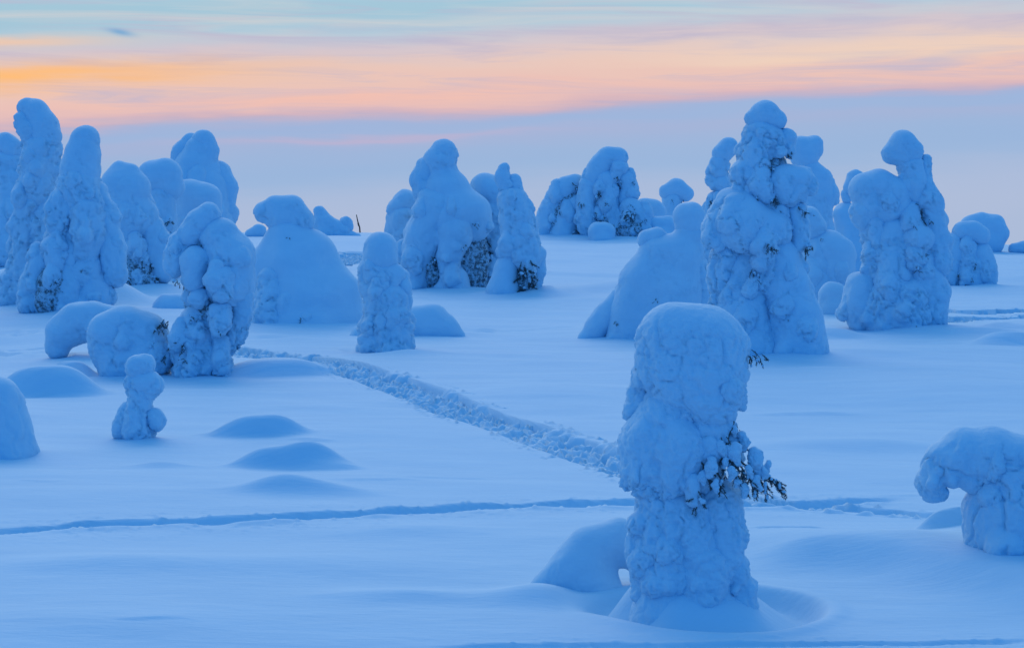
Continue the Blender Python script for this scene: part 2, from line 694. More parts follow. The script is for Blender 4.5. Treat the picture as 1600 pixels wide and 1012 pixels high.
FAR_PATHS = [smooth_poly(q) for q in ([(1470, 503), (1530, 496), (1640, 491)], [(1440, 482), (1520, 486), (1640, 482)], [(516, 414), (540, 407), (572, 397)])]
trampled([(-30, 522), (30, 521), (70, 519)], 0.9, 0.12, 37)
trampled([(-30, 546), (40, 545), (75, 543)], 0.9, 0.12, 39)
trampled([(-30, 556), (40, 552), (66, 553)], 0.7, 0.10, 40)
ski_track([(-80, 850), (0, 844), (120, 835), (260, 829), (400, 826), (520, 820), (640, 812), (760, 804), (870, 800), (980, 797), (1100, 794), (1200, 793), (1330, 789), (1440, 786)], 0.32, 0.15, 51, 0.5)
ski_track([(660, 1010), (900, 1008), (1100, 1006), (1300, 1005), (1640, 1003)], 0.13, 0.035, 53, 0.25)
ski_track([(700, 523), (760, 521), (830, 517), (910, 514)], 0.5, 0.05, 55, 0.0)
ski_track([(395, 534), (440, 533), (520, 531)], 0.4, 0.05, 57, 0.0)
ski_track([(540, 546), (590, 554), (680, 550)], 0.6, 0.07, 58, 0.0)
ski_track([(1170, 845), (1230, 849), (1300, 846)], 0.3, 0.05, 59, 0.0)
for k_, (px_, hw_, ln_, h_) in enumerate([((590, 757), 60, 22, 2.2), ((700, 752), 70, 20, 2.0), ((130, 742), 40, 26, 2.4), ((60, 766), 36, 24, 1.8),
                                         ((740, 800), 40, 20, 1.6), ((240, 985), 60, 40, 2.5), ((740, 520), 50, 60, 6.0), ((480, 690), 40, 30, 3.5),
                                         ((330, 683), 26, 26, 3.0), ((1390, 780), 60, 20, 2.0),
                                         ((1250, 640), 90, 40, 3.0), ((60, 577), 60, 40, 3.0), ((800, 455), 120, 80, 4.0), ((880, 430), 140, 90, 4.0),
                                         ((240, 470), 80, 60, 5.0), ((870, 460), 50, 60, 7.0), ((1530, 525), 60, 30, 5.0), ((1580, 521), 40, 40, 9.0)]):
    sastrugi(px_, hw_, ln_, h_, k_ * 1.3)

# drift, wind scoop and rim round the near tree
_fx, _fy = ground_hit(1078, 965)
_fy += 0.28


def near_scoop(x, y):
    dx, dy = x - _fx, y - _fy
    r = np.hypot(dx, dy * 1.05)
    a = np.arctan2(dx, -dy)              # 0 towards the camera, + to the right
    RO = 0.95 + 0.24 * np.sin(a) * (np.sin(a) > 0) - 0.14 * (np.sin(a) < 0) * np.abs(np.sin(a)) + 0.05 * np.sin(3 * a + 1)
    bowl = -0.21 * (1 - sstep(RO - 0.20, RO, r)) * (0.75 + 0.25 * np.cos(a - 0.9))
    cone = 0.40 * (1 - sstep(0.26, RO - 0.10, r + 0.03 * np.sin(5 * a)))
    rim = 0.025 * np.exp(-((r - RO - 0.05) / 0.10) ** 2)
    left = -0.10 * np.exp(-((dx + 0.80) / 0.26) ** 2 - ((dy - 0.30) / 0.40) ** 2)
    return bowl + cone + rim + left


DENTS.append(near_scoop)
mound(850, 945, 110, 20, 0.6, rot=0.25, soft=True)
# the wind lip right of the near tree
_lip = smooth_poly([(1120, 884), (1200, 880), (1300, 879), (1400, 887), (1500, 904), (1600, 924), (1760, 960)])


def wind_lip(x, y):
    out = np.zeros(x.shape)
    m_ = (x > _lip[0][0] - 2) & (x < _lip[-1][0] + 3) & (y > 12) & (y < 26)
    if m_.any():
        d, t = poly_dist(x[m_], y[m_], _lip)
        L = t.max() + 1e-6
        out[m_] = 0.19 * sstep(0, 0.22 * L, t) * (1 - sstep(0.9 * L, L, t)) * np.where(d > 0, np.exp(-(d / 1.5) ** 2), np.exp(-(d / 0.42) ** 2))
    return out


DENTS.append(wind_lip)
_ax, _ay = ground_hit(1560, 868)


def arch_skirt(x, y):
    r = np.hypot(x - _ax - 0.12, y - _ay - 0.35)
    return 0.17 * np.exp(-(r / 0.62) ** 2)


DENTS.append(arch_skirt)


def foot_drift(px, row, rb):
    """snow blown up against the foot of a tree or lump"""
    gx, gy = ground_hit(px, row)
    R = 1.07 * rb * gy / FPX
    cy = gy + 0.7 * rb * gy / FPX
    hh = 0.055 * R + 0.02
    ph = px * 0.37
    DENTS.append(lambda x, y: hh * np.exp(-(((x - gx) ** 2 + (y - cy) ** 2) / (1.45 * R) ** 2) ** 1.3)
                 * (1 + 0.5 * np.sin(np.arctan2(y - cy, x - gx) * 2 + ph)))


for q in [(198, 586, 62), (318, 588, 54), (112, 560, 34), (214, 690, 34), (2, 722, 60), (112, 490, 80), (48, 478, 50), (212, 450, 54), (470, 512, 92), (608, 551, 44),
          (655, 528, 66), (692, 452, 70), (762, 448, 36), (822, 461, 34), (788, 461, 28), (1020, 533, 84), (1198, 565, 92), (1402, 518, 80), (1302, 497, 30),
          (1518, 445, 42), (940, 374, 60), (868, 371, 40)]:
    foot_drift(*q)

def footpath(name, pts, width, depth, seed, wob=0.16):
    """trodden snow: a fine sheet of boot pits and crumbs let into the field"""
    p = np.array(pts)
    seg = np.hypot(*(p[1:] - p[:-1]).T)
    cum = np.concatenate([[0], np.cumsum(seg)])
    L = cum[-1]
    t = np.arange(0, L, 0.045)
    cx, cy = np.interp(t, cum, p[:, 0]), np.interp(t, cum, p[:, 1])
    k = np.hanning(41)
    k /= k.sum()
    sm = lambda q: np.convolve(np.pad(q, 20, mode='edge'), k, mode='valid')
    cx, cy = sm(cx), sm(cy)
    tx, ty = np.gradient(cx), np.gradient(cy)
    ln = np.hypot(tx, ty)
    nx_, ny_ = -ty / ln, tx / ln
    hw = width * 0.5
    sx = np.linspace(-1.35 * hw, 1.35 * hw, int(2.7 * hw / 0.032))
    S_, T_ = np.meshgrid(sx, t, indexing='xy')
    X = cx[:, None] + nx_[:, None] * sx[None]
    Y = cy[:, None] + ny_[:, None] * sx[None]
    Z = height(X, Y)
    e = np.abs(S_) + wob * width * (n2d(S_ * 0 + 3.1 + np.sign(S_) * 7, T_ * 0.9, seed) + 0.8 * n2d(S_ * 2, T_ * 3.1, seed + 1))
    core = 1 - sstep(hw * 0.78, hw * 1.06, e)
    P3 = np.stack([S_.ravel(), T_.ravel() * 0.72, np.full(S_.size, seed * 1.7)], 1)
    w1, w1b = worley(P3 / 0.27, seed, True)
    w2, w2b = worley(P3 / 0.10, seed + 4, True)
    w1, w1b, w2, w2b = [q.reshape(S_.shape) for q in (w1, w1b, w2, w2b)]
    pit = 1 - sstep(0.25, 0.55, w1)
    crumb = np.clip(0.55 - w2, 0, 1) * sstep(-0.2, 0.4, n2d(S_ * 3, T_ * 3, seed + 6))
    fine = n2d(S_ * 9, T_ * 9, seed + 7) + 0.6 * n2d(S_ * 19, T_ * 19, seed + 8)
    rel = depth * (-0.62 - 0.90 * pit + 0.45 * crumb + 0.38 * fine)
    out_crumb = np.clip(n2d(S_ * 14, T_ * 14, seed + 9) - 0.45, 0, 1) * 0.10 * (1 - sstep(hw * 1.0, hw * 1.3, np.abs(S_)))
    edge = sstep(1.0, 0.86, np.abs(S_) / (1.35 * hw))
    end = sstep(0, 0.3, T_) * (1 - sstep(L - 0.4, L, T_))
    Z = Z + (core * rel + (1 - core) * (0.004 + out_crumb)) * edge * end - 0.02 * (1 - edge * end)
    n_, m_ = S_.shape
    i_, j_ = np.meshgrid(np.arange(n_ - 1), np.arange(m_ - 1), indexing='ij')
    a = i_ * m_ + j_
    Q_ = np.stack([a, a + m_, a + m_ + 1, a + 1], -1).reshape(-1, 4)
    V_ = np.stack([X, Y, Z], -1).reshape(-1, 3)
    n0 = np.cross(V_[Q_[0, 1]] - V_[Q_[0, 0]], V_[Q_[0, 2]] - V_[Q_[0, 0]])
    if n0[2] < 0:
        Q_ = Q_[:, ::-1]
    tag(obj(name, mesh_from(name, V_, Q_, MAT_GROUND)), kind='structure')


footpath('footpath', PATH, 1.35, 0.23, 71)
footpath('footpath', PATH_R, 0.55, 0.12, 83)
for k_, (q, w_) in enumerate(zip(FAR_PATHS, (1.5, 1.1, 2.4))):
    footpath('footpath', q, w_, 0.30, 91 + 5 * k_)
for q, w_ in zip(FAR_PATHS, (1.5, 1.1, 2.4)):
    DENTS.append(trench(q, w_ * 0.82, 0.6))
DENTS.append(trench(PATH, 1.12, 0.62))
DENTS.append(trench(PATH_R, 0.42, 0.30))

# ---- the snow field sheet
_r = np.concatenate([[0.02], np.geomspace(0.6, 12.6, 22), 1.0 / np.linspace(1 / 13.0, 1 / 132.0, 720), np.geomspace(136, 9000, 60)])
_half = math.radians(17.5)
_a = np.concatenate([np.linspace(-_half, _half, 640), np.linspace(_half, 2 * math.pi - _half, 60)[1:-1]])
RR, AA = np.meshgrid(_r, _a, indexing='ij')
GX = RR * np.sin(AA)
GY = RR * np.cos(AA)
GZ = height(GX, GY)
nr, na = GX.shape
i_, j_ = np.meshgrid(np.arange(nr - 1), np.arange(na), indexing='ij')
j2 = (j_ + 1) % na
Q = np.stack([i_ * na + j_, i_ * na + j2, (i_ + 1) * na + j2, (i_ + 1) * na + j_], -1).reshape(-1, 4)[:, ::-1]
me = mesh_from('snow_field', np.stack([GX, GY, GZ], -1).reshape(-1, 3), Q, MAT_GROUND)
tag(obj('snow_ground', me), kind='structure')


# ------------------------------------------------------------------ trees
CLN = 'snow_clump'
RS = 1.07      # allowance for the rounding of the blended snow


class Thing:
    """a snow-laden tree or lump standing at photo pixel (bx, by)"""

    def __init__(s, name, label, cat, base, rb=25, group=None, seed=0, rough=1.0, voxel=2.7, lift=0.0):
        gx, gy = ground_hit(*base)
        s.Y = gy + 0.7 * rb * gy / FPX
        s.px = s.Y / FPX
        p = at(base[0], base[1], s.Y)
        s.loc = np.array((p[0], s.Y, hgt(p[0], s.Y)))
        s.e = tag(obj(name, None, None, s.loc), label, cat, group)
        s.e.empty_display_size = 0.2
        s.rng = random.Random(seed * 7919 + 13)
        s.seed = seed
        s.rough = rough
        s.vox = voxel * 1.16 * s.px
        s.crk = 1.0
        s.cell = 0.24
        s.verts = []
        s.norms = []
        s._pts = None

    def w(s, x, y, dz=0.0):
        """photo pixel (at the tree's distance, shifted dz pixels away from the viewer) -> local metres"""
        return np.array(at(x, y, s.Y + dz * s.px)) - s.loc

    def snow(s, name, chains, rough=None, lumps=0, k=None, cut=(), mat=None, parent=None, warp=1.0, vox=None, cell=None, flat=1.0):
        """one snow mass: chains of (x, y, r[, dz]) in photo pixels, blended, then roughened"""
        rough = s.rough if rough is None else rough
        if not isinstance(chains[0], list):
            chains = [chains]
        prim = []
        R = 0.0
        for ci, ch in enumerate(chains):
            pts = [(s.w(q[0], q[1], q[3] if len(q) > 3 else 0.0), q[2] * s.px * RS) for q in ch]
            if s._pts:
                pts, s._pts = s._pts, None
            R = max(R, max(q[1] for q in pts))
            if len(pts) == 1:
                prim.append((pts[0][0], pts[0][0], pts[0][1], pts[0][1], ci))
            for a, b_ in zip(pts[:-1], pts[1:]):
                prim.append((a[0], b_[0], a[1], b_[1], ci))
        base = list(prim)
        for _ in range(int(lumps * 1.7)):
            a, b_, r1, r2, _ci = s.rng.choice(base)
            t = s.rng.random()
            r = r1 + (r2 - r1) * t
            c = a + (b_ - a) * t
            th = s.rng.uniform(0, 2 * math.pi)
            zz = s.rng.uniform(-0.75, 0.4)
            d = np.array((math.cos(th) * math.sqrt(1 - zz * zz), math.sin(th) * math.sqrt(1 - zz * zz), zz))
            rl = r * s.rng.uniform(0.30, 0.56)
            p = c + d * (r - rl * 0.6)
            p2 = p + np.array((d[0] * 0.4, d[1] * 0.4, -s.rng.uniform(0.5, 1.1))) * rl
            prim.append((p, p2, rl * 0.7, rl * s.rng.uniform(0.7, 1.0), -1))
        h = vox * s.px if vox else s.vox
        lo = np.min([np.minimum(a - r1, b_ - r2) for a, b_, r1, r2, _ci in prim], 0) - 3 * h - 0.12 * R
        hi = np.max([np.maximum(a + r1, b_ + r2) for a, b_, r1, r2, _ci in prim], 0) + 3 * h + 0.12 * R
        n = np.ceil((hi - lo) / h).astype(int) + 1
        g = np.stack(np.meshgrid(*[lo[i] + h * np.arange(n[i]) for i in range(3)], indexing='ij'), -1)
        F = np.full(n, 1e3)
        for ci in range(len(chains)):
            C = np.full(n, 1e3)
            for a, b_, r1, r2, cj in base:
                if cj == ci:
                    C = smin(C, sd_cone(g, a, b_, r1, r2), 0.06 * R)
            F = smin(F, C, (0.35 if k is None else k) * R)
        for a, b_, r1, r2, _ci in prim[len(base):]:
            F = smin(F, sd_cone(g, a, b_, r1, r2), 0.10 * max(r1, r2))
        for q in cut:
            a = s.w(q[0], q[1], q[3])
            b_ = s.w(q[4], q[5], q[3]) if len(q) > 4 else a
            F = smax(F, -sd_cone(g, a, b_, q[2] * s.px, q[2] * s.px * 0.7), 0.25 * q[2] * s.px)
        res = surface_nets(F, lo, h)
        if res is None:
            return None
        V, Qd = res
        nrm = vert_normals(V, Qd)
        W = V + s.loc
        # slump: broad irregularity
        f0 = 1.0 / (1.1 * R)
        sd = s.seed * 5 + 1
        amp = 0.13 * R * warp
        V = V + amp * np.stack([vnoise(W * f0, sd), vnoise(W * f0 + 31, sd), 0.6 * vnoise(W * f0 + 67, sd)], 1)
        f1 = f0 * 2.4
        V = V + 0.055 * R * warp * np.stack([vnoise(W * f1, sd + 1), vnoise(W * f1 + 31, sd + 1), 0.6 * vnoise(W * f1 + 67, sd + 1)], 1)
        # rime clumps: strong on the flanks and undersides, faint on the wind-smoothed tops
        wt = 1 - 0.93 * sstep(0.15, 0.75, nrm[:, 2])
        patch = 0.25 + 0.75 * sstep(-0.45, 0.45, vnoise(W * 1.7, sd + 9))
        c1 = cell or min(s.cell, 0.75 * R)
        wq = W + 0.30 * c1 * np.stack([vnoise(W * 2.2 / c1, 5), vnoise(W * 2.2 / c1 + 9, 5), vnoise(W * 2.2 / c1 + 21, 5)], 1)
        w1, w1b = worley(wq / c1 * np.array((1, 1, 0.75)), sd, True)
        b1 = 1 - np.minimum(w1, 1) ** 2 * 1.5
        crack = (1 - sstep(0.02, 0.12, w1b - w1)) * sstep(0.05, 0.35, vnoise(W * 2.3, sd + 12))
        big = c1 * 2.3
        w2, w2b = worley(wq / big * np.array((1, 1, 0.7)), sd + 21, True)
        crack2 = (1 - sstep(0.01, 0.09, w2b - w2)) * sstep(-0.35, 0.1, vnoise(W * 1.3, sd + 14))
        b2 = 1 - np.minimum(worley(wq / (c1 * 0.42), sd + 3), 1) ** 2 * 1.5
        d = patch * (0.24 * c1 * (b1 - 0.6) + 0.13 * c1 * (b2 - 0.6)) + 0.09 * c1 * fbm(W * 5.0 / c1, sd + 4, 2)
        if h < 0.09 * c1:
            w3 = worley(wq / (c1 * 0.2), sd + 5)
            d = d + (0.3 + 0.7 * patch) * 0.07 * c1 * (0.5 - w3)
        d = rough * wt * (d - s.crk * c1 * (0.24 * crack + 0.30 * crack2) + 0.20 * c1 * (0.6 - w2))
        d = d + 0.012 * R * vnoise(W * 3 / R, sd + 6)
        V = V + nrm * d[:, None]
        me = mesh_from(name, V, Qd, mat or (MAT_SNOW if rough > 0.3 else MAT_SMOOTH))
        s.verts.append(V)
        s.norms.append(nrm)
        o = obj(name, me, parent or s.e)
        return o

    def drape(s, n, r0=9.0, r1=17.0, ymax=None, ymin=None, rough=0.9):
        """hanging clumps of snow clinging to the flanks, mostly where nothing covers them"""
        V = np.concatenate(s.verts)
        Nn = np.concatenate(s.norms)
        top = V[:, 2].max()
        ok = np.nonzero((np.abs(Nn[:, 2]) < 0.55) & (V[:, 2] > 0.06 * top) & (V[:, 2] < 0.74 * top))[0]
        done = []
        tries = 0
        while len(done) < n and tries < 40 * n:
            tries += 1
            i = ok[s.rng.randrange(len(ok))]
            v, nn = V[i], Nn[i]
            if nn[1] > 0.1 and s.rng.random() < 0.7:
                continue
            r = s.rng.uniform(r0, r1) * 1.25 * s.px
            if any(np.linalg.norm(v - q) < 1.15 * (r + rq) * 0.8 for q, rq in done):
                continue
            # not buried under another mass
            pr = v + nn * r * 0.7
            if (np.linalg.norm(V - pr, axis=1) < r * 0.55).any():
                continue
            done.append((v, r))
            a = v + np.array((0, 0, 1.1 * r)) - nn * 0.85 * r
            b_ = v - np.array((0, 0, 0.15 * r)) - nn * 0.5 * r
            c = b_ - np.array((s.rng.uniform(-.3, .3) * r, 0, s.rng.uniform(.3, .8) * r)) + nn * 0.05 * r
            s._raw(CLN, [(a, 0.75 * r), (b_, r), (c, s.rng.uniform(.6, .85) * r)], rough)

    def _raw(s, name, pts, rough):
        s._pts = pts
        return s.snow(name, [(0, 0, 0)], rough=rough, warp=1.1)

    def front(s, x, y, rad=4.0):
        """depth shift in pixels of the nearest snow surface seen at photo pixel (x, y)"""
        if not s.verts:
            return 0.0
        V = np.concatenate(s.verts) + s.loc
        dirY = V[:, 1] * cp - (V[:, 2] - CAM_Z) * sp_
        u = 800 + V[:, 0] / dirY * FPX
        v = 506 - ((V[:, 1]) * sp_ + (V[:, 2] - CAM_Z) * cp) / dirY * FPX
        m = (np.abs(u - x) < rad) & (np.abs(v - y) < rad)
        if not m.any():
            return 0.0
        return (V[m, 1].min() - s.Y) / s.px

    def trunk(s, pts, r):
        """dark stem: photo pixels (x, y[, dz])"""
        P = [s.w(q[0], q[1], q[2] if len(q) > 2 else 0.0) for q in pts]
        V, F = tube(P, [r * s.px * (1 - 0.75 * i / max(1, len(P) - 1)) for i in range(len(P))], 8)
        return obj('trunk', mesh_from('trunk', V, F, MAT_BARK), s.e)

    def twigs(s, x, y, size, n=6, droop=0.8, out=1.0, dirx=0.0, dens=1.0, snowy=3, depth=None, name='branch'):
        """a bare spray of conifer twigs poking out of the snow at photo pixel (x, y)"""
        rng = s.rng
        f = s.front(x, y) if depth is None else depth
        Vs, Fs = [], []
        cnt = 0
        tips = []
        for i in range(n):
            p = s.w(x + rng.uniform(-.35, .35) * size, y + rng.uniform(-.4, .3) * size, f + rng.uniform(0.05, 0.35) * size)
            d = np.array((dirx + rng.uniform(-.8, .8), -out * rng.uniform(.25, .9), -droop * rng.uniform(.2, 1.1)))
            d /= np.linalg.norm(d)
            L = size * s.px * rng.uniform(.4, .85)
            pts = [p]
            for q in range(4):
                d = d + np.array((rng.uniform(-.35, .35), rng.uniform(-.3, .3), rng.uniform(-.45, .25)))
                d /= np.linalg.norm(d)
                pts.append(pts[-1] + d * L / 4)
            r0 = size * s.px * 0.034
            v, t = tube(pts, [r0, r0 * .85, r0 * .7, r0 * .55, r0 * .35], 4)
            Vs.append(v)
            Fs.append(t + cnt)
            cnt += len(v)
            tips.append(pts)
            # needle tufts
            for a, b_ in zip(pts[1:-1], pts[2:]):
                for _ in range(int(8 * dens)):
                    t_ = rng.random()
                    c = a + (b_ - a) * t_
                    e = np.array((rng.gauss(0, 1), rng.gauss(0, 1), rng.gauss(-.25, 1))) + (b_ - a) / np.linalg.norm(b_ - a) * 1.2
                    e /= np.linalg.norm(e)
                    ln = size * s.px * rng.uniform(.10, .20)
                    v, t2 = spike(c, c + e * ln, r0 * 0.55)
                    Vs.append(v)
                    Fs.append(t2 + cnt)
                    cnt += len(v)
        br = obj(name, mesh_from(name, np.concatenate(Vs), np.concatenate(Fs), MAT_NEEDLE, False), s.e)
        for i in range(snowy):
            pts = rng.choice(tips)
            q = pts[rng.choice((1, 2, 3, 4))]
            blob(s, q + np.array((0, 0, size * s.px * .05)), size * s.px * rng.uniform(.08, .17), br)
        return br


def tube(P, R, nseg):
    P = np.asarray(P, float)
    V, F = [], []
    for i, p in enumerate(P):
        t = P[min(i + 1, len(P) - 1)] - P[max(i - 1, 0)]
        t = t / max(np.linalg.norm(t), 1e-9)
        u = np.cross(t, (0.31, 0.9, 0.2))
        u /= np.linalg.norm(u)
        w_ = np.cross(t, u)
        for k in range(nseg):
            a = 2 * math.pi * k / nseg
            V.append(p + R[i] * (math.cos(a) * u + math.sin(a) * w_))
    for i in range(len(P) - 1):
        for k in range(nseg):
            k2 = (k + 1) % nseg
            F.append((i * nseg + k, i * nseg + k2, (i + 1) * nseg + k2, (i + 1) * nseg + k))
    n0 = len(V)
    V.append(P[-1])
    V.append(P[0])
    b0 = (len(P) - 1) * nseg
    for k in range(0, nseg, 2):
        F.append((b0 + k, b0 + (k + 1) % nseg, b0 + (k + 2) % nseg, n0))
        F.append(((k + 2) % nseg, (k + 1) % nseg, k, n0 + 1))
    return np.array(V), np.array(F)


def spike(a, b_, r):
    t = b_ - a
    t = t / np.linalg.norm(t)
    u = np.cross(t, (0.2, 0.5, 0.84))
    u /= np.linalg.norm(u)
    w_ = np.cross(t, u)
    V = np.array([a + r * u, a + r * (-.5 * u + .87 * w_), a + r * (-.5 * u - .87 * w_), b_ + r * .4 * u, b_ - r * .2 * u + r * .3 * w_, b_ - r * .2 * u - r * .3 * w_])
    F = np.array([(0, 1, 4, 3), (1, 2, 5, 4), (2, 0, 3, 5)])
    return V, F


# unit snow blob, shared shape, warped per use
def _ico(n=10, m=7):
    V = [(0, 0, 1)]
    for i in range(1, m):
        a = math.pi * i / m
        for k in range(n):
            b_ = 2 * math.pi * k / n
            V.append((math.sin(a) * math.cos(b_), math.sin(a) * math.sin(b_), math.cos(a)))
    V.append((0, 0, -1))
    F = []
    for k in range(0, n, 2):
        F.append((0, 1 + k, 1 + (k + 1) % n, 1 + (k + 2) % n))
    for i in range(m - 2):
        for k in range(n):
            F.append((1 + i * n + k, 1 + (i + 1) * n + k, 1 + (i + 1) * n + (k + 1) % n, 1 + i * n + (k + 1) % n))
    l = 1 + (m - 2) * n
    for k in range(0, n, 2):
        F.append((l + k, len(V) - 1, l + (k + 2) % n, l + (k + 1) % n))
    return np.array(V), np.array(F)


_BV, _BF = _ico()


def blob(s, c, r, parent, stretch=None):
    rng = s.rng
    st = stretch or (rng.uniform(.8, 1.2), rng.uniform(.8, 1.1), rng.uniform(.8, 1.5))
    V = _BV * np.array(st) * r
    V = V * (1 + 0.22 * vnoise(_BV * 1.6 + rng.uniform(0, 90), 3))[:, None] + c
    return obj('snow_clump', mesh_from('snow_clump', V, _BF, MAT_SNOW), parent)

G_FG = 'snow-laden trees on the fell'
CAP, CL, SK = 'snow_cap', 'snow_clump', 'snow_skirt'


def T(label, base, rb=25, seed=0, rough=1.0, voxel=2.9, cat='tree', name='snow_laden_tree'):
    return Thing(name, label, cat, base, rb, 'snow-laden trees' if cat == 'tree' else 'snow mounds', seed, rough, voxel)


def mnd(label, base, chains, rb=20, seed=0, rough=0.25, lumps=0, name='snow_mound', **kw):
    t = T(label, base, rb, seed, rough, 3.0, 'snow mound', name)
    t.snow('snow_cover', chains, lumps=lumps, warp=0.7, **kw)
    return t


# ---- near tree
t = T('nearest tall snow column with dark twigs poking out on its right side', (1078, 968), 55, 1, 0.8, 2.2)
t.crk = 0.5
t.cell = 0.15
t.trunk([(1085, 960, 8), (1085, 800, 8), (1080, 620), (1075, 560)], 9)
t.snow(CAP, [[(1052, 528, 54), (1046, 574, 50, -8), (1052, 600, 40, -14)], [(1100, 536, 58, -4), (1106, 582, 55, -12), (1108, 622, 46, -18)], [(1138, 540, 26), (1143, 580, 20)]], lumps=5, warp=0.35, rough=0.65)
t.snow(CL, [(1004, 585, 19, 14), (1000, 640, 24, 12)], lumps=2)
t.snow(CL, [[(1042, 640, 40, -4), (1014, 690, 43, -8), (1004, 732, 34, -10)], [(1058, 700, 46, -22), (1048, 745, 32, -24)]], lumps=11, warp=0.55)
t.snow(CL, [[(1108, 650, 42, -2), (1104, 690, 44, -4), (1092, 735, 34, -8)], [(1125, 690, 28, 4)]], lumps=7, warp=0.55)
t.snow(CL, [(1082, 752, 13, -48), (1083, 782, 11, -48)], lumps=1)
t.snow(CL, [[(1034, 790, 40, 4), (1034, 850, 44, 2), (1044, 900, 46)], [(1070, 800, 42, 0), (1074, 850, 46, -2)]], lumps=7, warp=0.5)
t.snow(CL, [(1000, 820, 17), (996, 860, 20), (1004, 900, 17)], lumps=3)
t.snow(CL, [(1122, 780, 34, 2), (1134, 840, 34), (1130, 885, 28, -6)], lumps=4, warp=0.5)
t.snow(CL, [[(1100, 880, 38, -10), (1096, 935, 34, -16)], [(1078, 900, 26, -14), (1074, 945, 24, -18)]], lumps=4, warp=0.9)
t.snow(CL, [(1148, 890, 27), (1162, 915, 18), (1158, 960, 20)], lumps=3)
t.snow(SK, [[(1042, 905, 40, 5), (1040, 985, 66, 5)], [(1118, 925, 38, 10), (1120, 985, 60, 10)]], rough=0.4, lumps=2)
for (x, y, r, dz) in [(982, 742, 17, -4), (996, 756, 17, -20), (1018, 764, 15, -30), (1042, 766, 17, -34), (1066, 756, 13, -40), (1100, 655, 18, -40), (1128, 650, 16, -34), (1072, 648, 18, -36)]:
    t.snow(CL, [[(x - r * .5, y - r * .7, r * .6, dz + 10), (x, y, r * .8, dz + 4), (x + t.rng.uniform(-4, 4), y + r * .6, r * .5, dz + 4)], [(x + r * .6, y - r * .4, r * .6, dz + 8)]], rough=1.2, warp=1.5, cell=0.12, lumps=2)
t.drape(9, 14, 22, rough=1.0)
for (x, y, sz, n) in [(1088, 775, 26, 3), (1172, 553, 20, 7), (1190, 560, 17, 6), (1128, 690, 24, 5), (1150, 668, 18, 5)]:
    t.twigs(x, y, sz, n, dens=1.5, snowy=2, dirx=0.5 if x > 1160 else 0.1, depth=-12 if x > 1160 else None)


def spray(t, stems, clumps, rr=1.2, tuft=2.2):
    """hand-placed branch: stems in photo pixels with depth, lumps of snow resting on it"""
    rng = t.rng
    for st in stems:
        P = [t.w(*q) for q in st]
        # refine
        pts = []
        for a, b_ in zip(P[:-1], P[1:]):
            for k in range(4):
                pts.append(a + (b_ - a) * k / 4 + np.array([rng.gauss(0, 1.0) * t.px for _ in range(3)]))
        pts.append(P[-1])
        n = len(pts)
        Vs, Fs, cnt = [], [], 0
        v, f = tube(pts, [rr * t.px * (1.5 - i / n) for i in range(n)], 5)
        Vs.append(v)
        Fs.append(f)
        cnt += len(v)
        br = None
        for i in range(max(2, n // 3), n - 1):
            d = pts[i + 1] - pts[i]
            d /= np.linalg.norm(d)
            for q in range(2):
                e = np.array((rng.gauss(.3, .8), rng.gauss(-.1, .7), rng.gauss(-.5, .6))) + d
                e /= np.linalg.norm(e)
                L = rng.uniform(5, 12) * t.px
                c = pts[i]
                c2 = c + e * L
                e2 = e + np.array((0, 0, -.5))
                c3 = c2 + e2 / np.linalg.norm(e2) * L * .6
                v, f = tube([c, c2, c3], [rr * .55 * t.px, rr * .45 * t.px, rr * .3 * t.px], 4)
                Vs.append(v)
                Fs.append(f + cnt)
                cnt += len(v)
                for _ in range(int(12 * tuft)):
                    w0 = rng.random()
                    s0 = c + (c2 - c) * w0 if rng.random() < .5 else c2 + (c3 - c2) * w0
                    g = np.array((rng.gauss(0, 1), rng.gauss(0, 1), rng.gauss(0, 1))) + e * 1.6
                    g /= np.linalg.norm(g)
                    v, f = spike(s0, s0 + g * rng.uniform(2.2, 4.5) * t.px, .42 * t.px)
                    Vs.append(v)
                    Fs.append(f + cnt)
                    cnt += len(v)
        br = obj('branch', mesh_from('branch', np.concatenate(Vs), np.concatenate(Fs), MAT_NEEDLE, False), t.e)
        for i in range(n // 3, n):
            if rng.random() < 0.75:
                blob(t, pts[i] + np.array((rng.gauss(0, 1.5), rng.gauss(0, 1.5), 2.0)) * t.px, rng.uniform(1.6, 3.8) * t.px, br)
    for (x, y, r, dz) in clumps:
        t.snow(CL, [[(x + rng.uniform(-4, 4), y - r * .55, r * .52, dz), (x + rng.uniform(-.4, .4) * r, y + r * .15, r * .64, dz - 2), (x + rng.uniform(-.6, .5) * r, y + r * 1.0, r * .36, dz)]], rough=1.0, vox=1.5, cell=0.055, warp=1.3)


